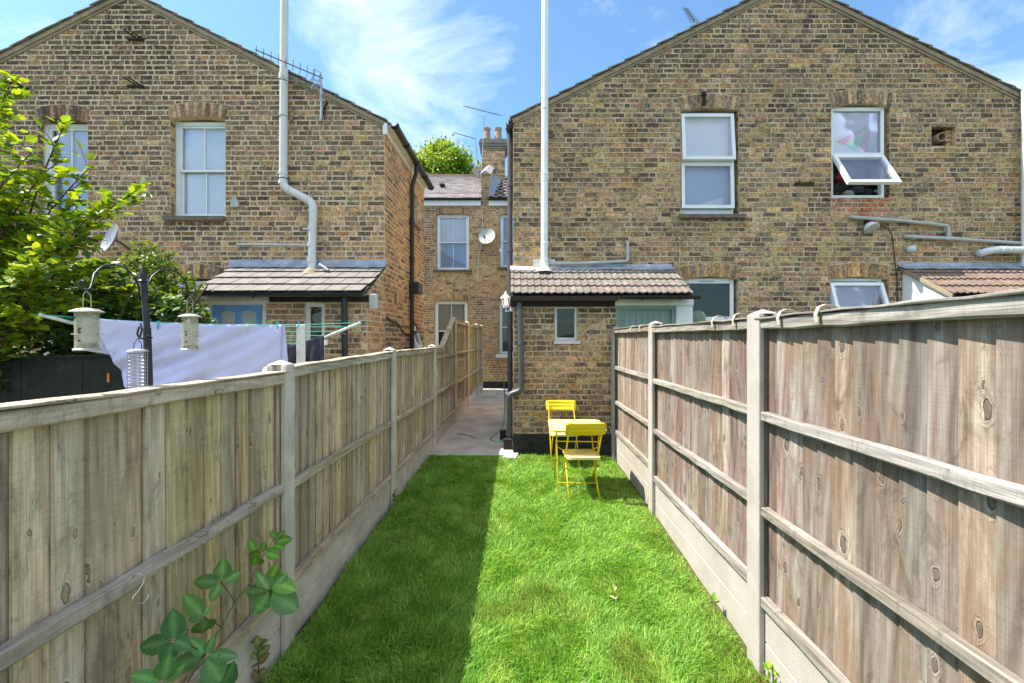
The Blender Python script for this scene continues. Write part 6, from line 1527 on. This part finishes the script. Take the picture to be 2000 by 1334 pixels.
# fine leaved shrub with a few blue flowers
shr = thing('flowering_shrub', 'fine leaved shrub with small blue flowers in front of the left gable', 'shrub', (-4.3, 5.9, -0.1))
pts_e = [(300, 480), (340, 520), (385, 560), (392, 600), (330, 560), (285, 490), (262, 500), (255, 520), (300, 540), (345, 600), (280, 600), (240, 560), (375, 575), (320, 630), (215, 525), (360, 545), (300, 590), (250, 620), (290, 500), (268, 478), (250, 505), (310, 510), (330, 500), (350, 590), (280, 515), (310, 570)]
tw_mb = MB(); lp = []
for (px, py) in pts_e:
    Y = 5.8 + rd.uniform(-0.25, 0.25); e = P(px, py, Y); b = Vector((-4.3 + rd.uniform(-0.3, 0.3), 5.9 + rd.uniform(-0.2, 0.2), rd.uniform(0.6, 1.3))); pts = bez(b, b.lerp(e, 0.5) + Vector((-0.1, 0, 0.3)), e, 16)
    tw_mb.tube(pts, [0.010 * (1 - i / 18) + 0.001 for i in range(17)], 5)
    for i in range(4, 17):
        for s_ in range(3 + (i > 8) * 2):
            sd_ = Vector((rd.uniform(-1, 1), rd.uniform(-1, 1), rd.uniform(-0.4, 0.9))).normalized(); ln = rd.uniform(0.08, 0.30) * (1.2 - 0.7 * i / 16); p = pts[i]; q = p + sd_ * ln
            tw_mb.tube([p, q], [0.003, 0.001], 4, False)
            for k in range(9): lp.append((p.lerp(q, (k + 1.5) / 9.5), (q - p).normalized()))
tw_mb.build('twigs', M['bark'], shr, kind='stuff')
n = len(lp); C = np.array([tuple(c) for c, _ in lp]) + rs.normal(0, 0.012, (n, 3)); T = np.array([tuple(t) for _, t in lp])
D = T + rs.normal(0, 0.8, (n, 3)); NN = np.array([0, -0.1, 1.0]) + rs.normal(0, 0.6, (n, 3)); S = rs.uniform(0.022, 0.050, n)
leaf_mass('foliage', shr, C, D, NN, S, leafcol(rs, n, [(0.18, 0.28, 0.03), (0.10, 0.18, 0.03), (0.28, 0.37, 0.04), (0.05, 0.11, 0.03)], [3, 3.5, 2, 2]))
M['flower'] = m_plain('blue_flower', (0.22, 0.22, 0.62), 0.8, 0.2, 30, 0, 0.1)
for (px, py) in ((333, 585), (285, 548), (205, 520), (355, 560), (362, 590)):
    m = MB(); c = P(px, py, 5.35 + rd.uniform(0, 0.1)); m.lathe(c, [(0.004, -0.02), (0.02, -0.008), (0.022, 0.006), (0.006, 0.022)], 7); m.build('flower', M['flower'], shr, smooth=True)

# plane tree behind the terrace
pt_ = thing('plane_tree', 'bright green tree crown rising behind the terrace roof', 'tree', (-4.6, 29, -0.3))
m = MB(); m.tube([(-4.6, 29, -0.3), (-4.5, 29, 4), (-4.7, 29, 8.5)], [0.4, 0.32, 0.2], 10); m.build('trunk', M['bark'], pt_, smooth=True)
m = MB()
for k in range(14):
    a = k * 0.7; r_ = rd.uniform(1.5, 3.0); m.tube([(-4.7, 29, 7 + 0.2 * k), (-4.7 + 0.5 * r_ * math.cos(a), 29 + 0.5 * r_ * math.sin(a), 9 + 0.15 * k), (-4.7 + r_ * math.cos(a), 29 + r_ * math.sin(a), 10.5 + 0.2 * k)], [0.12, 0.08, 0.03], 6)
m.build('limb', M['bark'], pt_)
n = 30000; clump = rs.normal(0, 1, (150, 3)); clump /= np.linalg.norm(clump, axis=1, keepdims=True); clump = np.array([-4.75, 29, 11.2]) + clump * np.array([3.3, 2.6, 3.1]) * rs.uniform(0.55, 1.0, (150, 1))
k = rs.choice(150, n); C = clump[k] + rs.normal(0, 1, (n, 3)) * np.array([0.34, 0.34, 0.27]); D = rs.normal(0, 1, (n, 3)) + np.array([0, -0.3, -0.5]); NN = np.array([0, -0.3, 1.0]) + rs.normal(0, 0.5, (n, 3)); S = rs.uniform(0.13, 0.26, n)
leaf_mass('foliage', pt_, C, D, NN, S, leafcol(rs, n, [(0.24, 0.36, 0.03), (0.32, 0.42, 0.05), (0.14, 0.25, 0.03)], [4, 2, 2]))

# ------------------------------------------------------------------ bramble at the left fence
br = thing('bramble', 'bramble with large toothed leaves climbing the near left fence', 'plant', (-1.25, 1.75, -0.15))
def toothed(rad, wid, n=9):
    """half outlines of a toothed leaflet: returns midrib and both edges"""
    L_, R_, Mm = [], [], []
    for i in range(n + 1):
        t = i / n; w = wid * (math.sin(math.pi * min(1, t ** 0.82)) ** 0.75) * (1 + (0.07 if i % 2 else -0.04)); 
        if i == n: w = 0.0
        Mm.append((0, rad * t)); L_.append((-w, rad * (t - 0.02 * (i % 2)))); R_.append((w, rad * (t - 0.02 * (i % 2))))
    return Mm, L_, R_
def leaflet(parent, c, d, nrm_, rad, wid, col, seed):
    rd_ = rng(seed); c, d, nrm_ = Vector(c), Vector(d).normalized(), Vector(nrm_).normalized(); x_ = d.cross(nrm_).normalized(); z_ = x_.cross(d).normalized()
    N_ = 16; Mm, L_, R_ = toothed(rad, wid, N_); vs = []; cs = []
    for i in range(N_ + 1):
        t = i / N_; droop = -0.20 * rad * t * t
        for (q, s_) in ((L_[i], -1), ((L_[i][0] * 0.5, L_[i][1]), -0.5), (Mm[i], 0), ((R_[i][0] * 0.5, R_[i][1]), 0.5), (R_[i], 1)):
            vein = 0.010 * rad * (1 if i % 2 else -1) * abs(s_)
            h = 0.10 * wid * abs(s_) + droop + vein * 3.0 + 0.04 * rad * mnoise.noise(Vector((q[0] * 40, q[1] * 40, seed)))
            vs.append(c + x_ * q[0] + d * q[1] + z_ * h)
            k_ = 1.0 + (0.7 if s_ == 0 else 0) + rd_.uniform(-0.08, 0.08) + (0.12 if i % 2 else -0.05) * abs(s_)
            cs.append(tuple(v * k_ for v in col))
    f = [(i * 5 + k, i * 5 + k + 1, (i + 1) * 5 + k + 1, (i + 1) * 5 + k) for i in range(N_) for k in range(4)]
    m = MB(); m.v = [tuple(v) for v in vs]; m.f = f; m.c = cs
    return m.build('leaflet', M['bleaf'], parent, smooth='all')
M['bleaf'] = m_leaf('bramble_leaf', True, trans=0.2, rough=0.75)
def onfence(px, py, off):      # a point off metres in front of the left fence face
    r_ = (px - 1000) / F; Y = (-1.2926 - 0.0645 + off) / (r_ - 0.0253); X_ = r_ * Y
    return Vector((X_, Y, EYE - (py - 667) * Y / F))
def rayY(px, py, Y): return P(px, py, Y)
stem = [(330, 1400, .10), (400, 1290, .10), (450, 1205, .10), (505, 1095, .09), (560, 1010, .08) if False else (470, 1165, .10)]
def stem_build(q, r0=0.0032):
    pts = [onfence(*s_) for s_ in q]; m = MB(); m.tube(pts, [r0 * (1 - 0.6 * i / (len(pts) - 1)) for i in range(len(pts))], 7); m.build('stem', M['stem'], br, smooth='all'); return pts
stem_build([(330, 1400, .10), (385, 1300, .10), (432, 1225, .10), (458, 1178, .10), (485, 1143, .09), (512, 1090, .07), (530, 1062, .06), (540, 1040, .06), (549, 1044, .07)])
GB = (0.125, 0.27, 0.075); GD = (0.085, 0.20, 0.065); GL = (0.17, 0.33, 0.06)
def cluster(px, py, off, leaves, col, nrm_, petiole=None):
    """compound leaf: (dx, dy, halfwidth share) in photo pixels from its centre"""
    c = onfence(px, py, off)
    for i, (dx, dy, wd) in enumerate(leaves):
        e = P(px + dx * 0.92, py + dy * 0.92, c.y - 0.02 + 0.03 * (i % 3)); d = e - c
        leaflet(br, c + d * 0.10, d, nrm_, d.length * 1.12, d.length * wd * 0.84, vary(col, rng(i + px), 0.15), px + i * 7)
    if petiole:
        m = MB(); m.tube([onfence(*petiole), c.lerp(onfence(*petiole), 0.5) + Vector((0, 0, 0.004)), c], 0.0016, 6); m.build('stalk', M['bark'], br)
fn = Vector((0.55, -0.75, 0.45))
cluster(432, 1137, .11, [(4, -38, .45), (-55, -2, .30), (36, -18, .48), (-20, 36, .42)], GB, fn, (459, 1177, .10))
cluster(528, 1155, .12, [(-22, -32, .40), (2, -42, .36) if False else (28, -30, .42), (-52, 0, .28), (-32, 46, .42), (50, 34, .50), (34, 6, .42)], (0.15, 0.30, 0.10), fn, (485, 1143, .10))
cluster(528, 1132, .11, [(12, -24, .45), (-30, 4, .36), (22, 28, .5), (44, 18, .4)], GL, fn)
cluster(397, 1205, .12, [(-32, -38, .40), (10, -20, .38), (2, 34, .5), (-28, 6, .42)], GB, fn, (432, 1225, .10))
cluster(340, 1250, .14, [(-2, -48, .46), (-74, 18, .28), (28, -20, .5), (-20, 50, .46), (30, 14, .5)], GD, fn, (400, 1275, .10))
cluster(402, 1278, .13, [(-26, -26, .42), (14, -30, .42), (58, 4, .30), (-72, 30, .33), (28, 52, .46)], (0.13, 0.27, 0.10), fn, (385, 1300, .10))
cluster(318, 1330, .15, [(-60, -10, .35), (36, -26, .4), (-10, 40, .5), (10, -40, .45)], GB, fn)
cluster(430, 1345, .14, [(22, -40, .45), (-40, -14, .35), (36, 10, .42), (-10, 36, .45)], GD, fn)
for (px, py, dx, dy, wd) in ((512, 1090, -10, 14, .3), (520, 1080, 26, 8, .3), (508, 1082, -26, 6, .3), (512, 1078, 6, -20, .3), (498, 1075, -12, -22, .3), (536, 1065, 22, 6, .28), (540, 1058, 30, -6, .28), (541, 1050, 16, -14, .25), (538, 1050, -10, -14, .3), (525, 1070, 16, 16, .3), (500, 1088, -6, 20, .3)):
    c = onfence(px, py, .08); e = P(px + dx, py + dy, c.y + 0.01); leaflet(br, c, e - c, fn, (e - c).length, (e - c).length * wd * 1.2, vary((0.12, 0.26, 0.035), rng(px), .2), px * 3 + dy)
# brownish sapling at the fence foot
sap = thing('oak_seedling', 'brownish green seedling at the foot of the near left post', 'plant', (-1.22, 2.35, -0.15))
sp_ = [(505, 1400), (508, 1330), (503, 1280), (506, 1250)]; pts = [P(px, py, 2.28) for px, py in sp_]; m = MB(); m.tube(pts, 0.003, 6); m.build('stem', M['bark'], sap)
br_save = br
for k in range(16):
    py = 1252 + k * 7; c = P(505 + rd.uniform(-4, 4), py, 2.28); d = Vector((rd.uniform(-1, 1), rd.uniform(-0.6, 0.6), rd.uniform(-0.2, 0.8))); leaflet(sap, c, d, (0.3, -0.5, 0.9), rd.uniform(0.04, 0.075), rd.uniform(0.014, 0.024), vary(rd.choice([(0.18, 0.19, 0.07), (0.20, 0.15, 0.06), (0.16, 0.22, 0.07)]), rd, .2), k + 500)
def weed(label, c, n, h, col, seed, spread=0.05, ll_=0.05):
    rd_ = rng(seed); t = thing('weed', label, 'weed', c); c = Vector(c)
    for i in range(n):
        d = Vector((rd_.uniform(-1, 1), rd_.uniform(-1, 1), rd_.uniform(0.2, 1.2))).normalized(); b = c + Vector((rd_.uniform(-1, 1) * spread, rd_.uniform(-1, 1) * spread, rd_.uniform(0, h)))
        leaflet(t, b, d, (0.2, -0.4, 0.9), ll_ * rd_.uniform(0.7, 1.3), ll_ * 0.28, vary(col, rd_, .25), seed * 10 + i)
    m = MB(); m.tube([c - Vector((0, 0, 0.05)), c + Vector((0, 0, h))], 0.002, 5); m.build('stem', M['stem'], t)
    return t
weed('bright green weed at the foot of the near right post', (XR(2.3) + 0.02, 2.33, -0.15), 16, 0.10, (0.20, 0.36, 0.02), 81, 0.035, 0.045)
weed('small yellow green weed along the right gravel board', (XR(2.9) - 0.03, 2.92, -0.12), 9, 0.09, (0.18, 0.30, 0.04), 82, 0.02, 0.04)
weed('small weed at the foot of the second left post', (XL(4.6) + 0.03, 4.6, -0.05), 9, 0.16, (0.10, 0.18, 0.03), 83, 0.02, 0.05)
weed('green sprig behind the right fence beside the tall near post', (1.42 + 0.62, 4.3, 1.72), 9, 0.10, (0.22, 0.38, 0.03), 84, 0.03, 0.06)
weed('pale stalk standing alone in the middle of the lawn', (PX(1200, 2.95), 2.95, -0.10), 7, 0.11, (0.38, 0.38, 0.16), 85, 0.008, 0.035)

# ------------------------------------------------------------------ grass
rg = np.random.RandomState(9)
n = 420000
Y = 0.9 + (6.55 - 0.9) * rg.uniform(0, 1, n) ** 0.95; X = XL(Y) + 0.01 + (XR(Y) - XL(Y) - 0.02) * rg.uniform(0, 1, n)
keepm = rg.uniform(0, 1, n) < np.clip((2.6 / np.maximum(Y, 1)) ** 0.9, 0.3, 1)
vis = (np.abs(X) < 1.25 * Y) & (Y > 1.9)
keepm &= vis
X, Y = X[keepm], Y[keepm]; n = len(X)
gzv = np.array([gz(y) for y in Y])
def fbm(x, y, s, sd): return np.array([mnoise.noise(Vector((a * s, b * s, sd))) for a, b in zip(x, y)])
f1 = fbm(X, Y, 2.2, 1.0); f2 = fbm(X, Y, 7.0, 2.0)
edge = np.minimum(X - XL(Y), XR(Y) - X)
Hh = 0.050 + 0.016 * f1 + 0.016 * f2 + rg.uniform(-0.012, 0.022, n) + (rg.uniform(0, 1, n) < 0.03) * 0.03 + 0.022 * np.exp(-np.maximum(X - XL(Y), 0) / 0.10)
Hh *= np.where((XR(Y) - X) < 0.22, 0.72, 1.0)
Hh = np.clip(Hh, 0.018, 0.12)
a = rg.uniform(0, 2 * np.pi, n); lean_ = rg.uniform(0.15, 0.95, n) * Hh; flow = f1 * 6
lx = np.cos(a) * lean_ * 0.8 + np.cos(flow) * lean_ * 0.5; ly = np.sin(a) * lean_ * 0.8 + np.sin(flow) * lean_ * 0.5
wdt = rg.uniform(0.0016, 0.0034, n) * np.maximum(1.0, Y / 2.8); b_ = rg.uniform(0, np.pi, n); wx, wy = np.cos(b_) * wdt, np.sin(b_) * wdt
base = np.stack([X, Y, gzv - 0.005], 1)
def row(fx, fz, fw):
    c = base + np.stack([lx * fx, ly * fx, Hh * fz], 1); o_ = np.stack([wx * fw, wy * fw, np.zeros(n)], 1); return c - o_, c + o_
p0, p1 = row(0, 0, 1); p2, p3 = row(0.30, 0.62, 0.85); tip = base + np.stack([lx, ly, Hh * (1.0 - 0.25 * np.clip(lean_ / Hh, 0, 1))], 1)
V = np.stack([p0, p1, p3, p2, tip], 1).reshape(-1, 3); bi = (np.arange(n) * 5)[:, None]
loops = np.concatenate([bi + np.array([[0, 1, 2, 3]]), bi + np.array([[3, 2, 4]])], 1).ravel(); fl__ = np.tile([4, 3], n)
g1, g2, g3 = np.array([0.165, 0.380, 0.040]), np.array([0.350, 0.540, 0.095]), np.array([0.34, 0.27, 0.10])
t = np.clip(0.35 + 0.7 * f2 + rg.uniform(-0.35, 0.45, n), 0, 1)[:, None]; cg_ = g1 * (1 - t) + g2 * t
dry = (rg.uniform(0, 1, n) < (0.06 + 0.35 * np.exp(-(XR(Y) - X) / 0.12) * (1 + 2 * (Y < 2.4)) + 0.3 * (f1 > 0.42) + 0.3 * np.exp(-((X - 0.38) ** 2 + (Y - 2.9) ** 2) / 0.006)))
cg_[dry] = cg_[dry] * 0.35 + g3 * 0.65 * rg.uniform(0.6, 1.1, (dry.sum(), 1))
colr = np.repeat(np.concatenate([cg_ * rg.uniform(0.75, 1.2, (n, 1)), np.ones((n, 1))], 1), 5, axis=0)
o = numpy_mesh('grass', V, fl__, loops, M['grass'], colr, 'stuff')
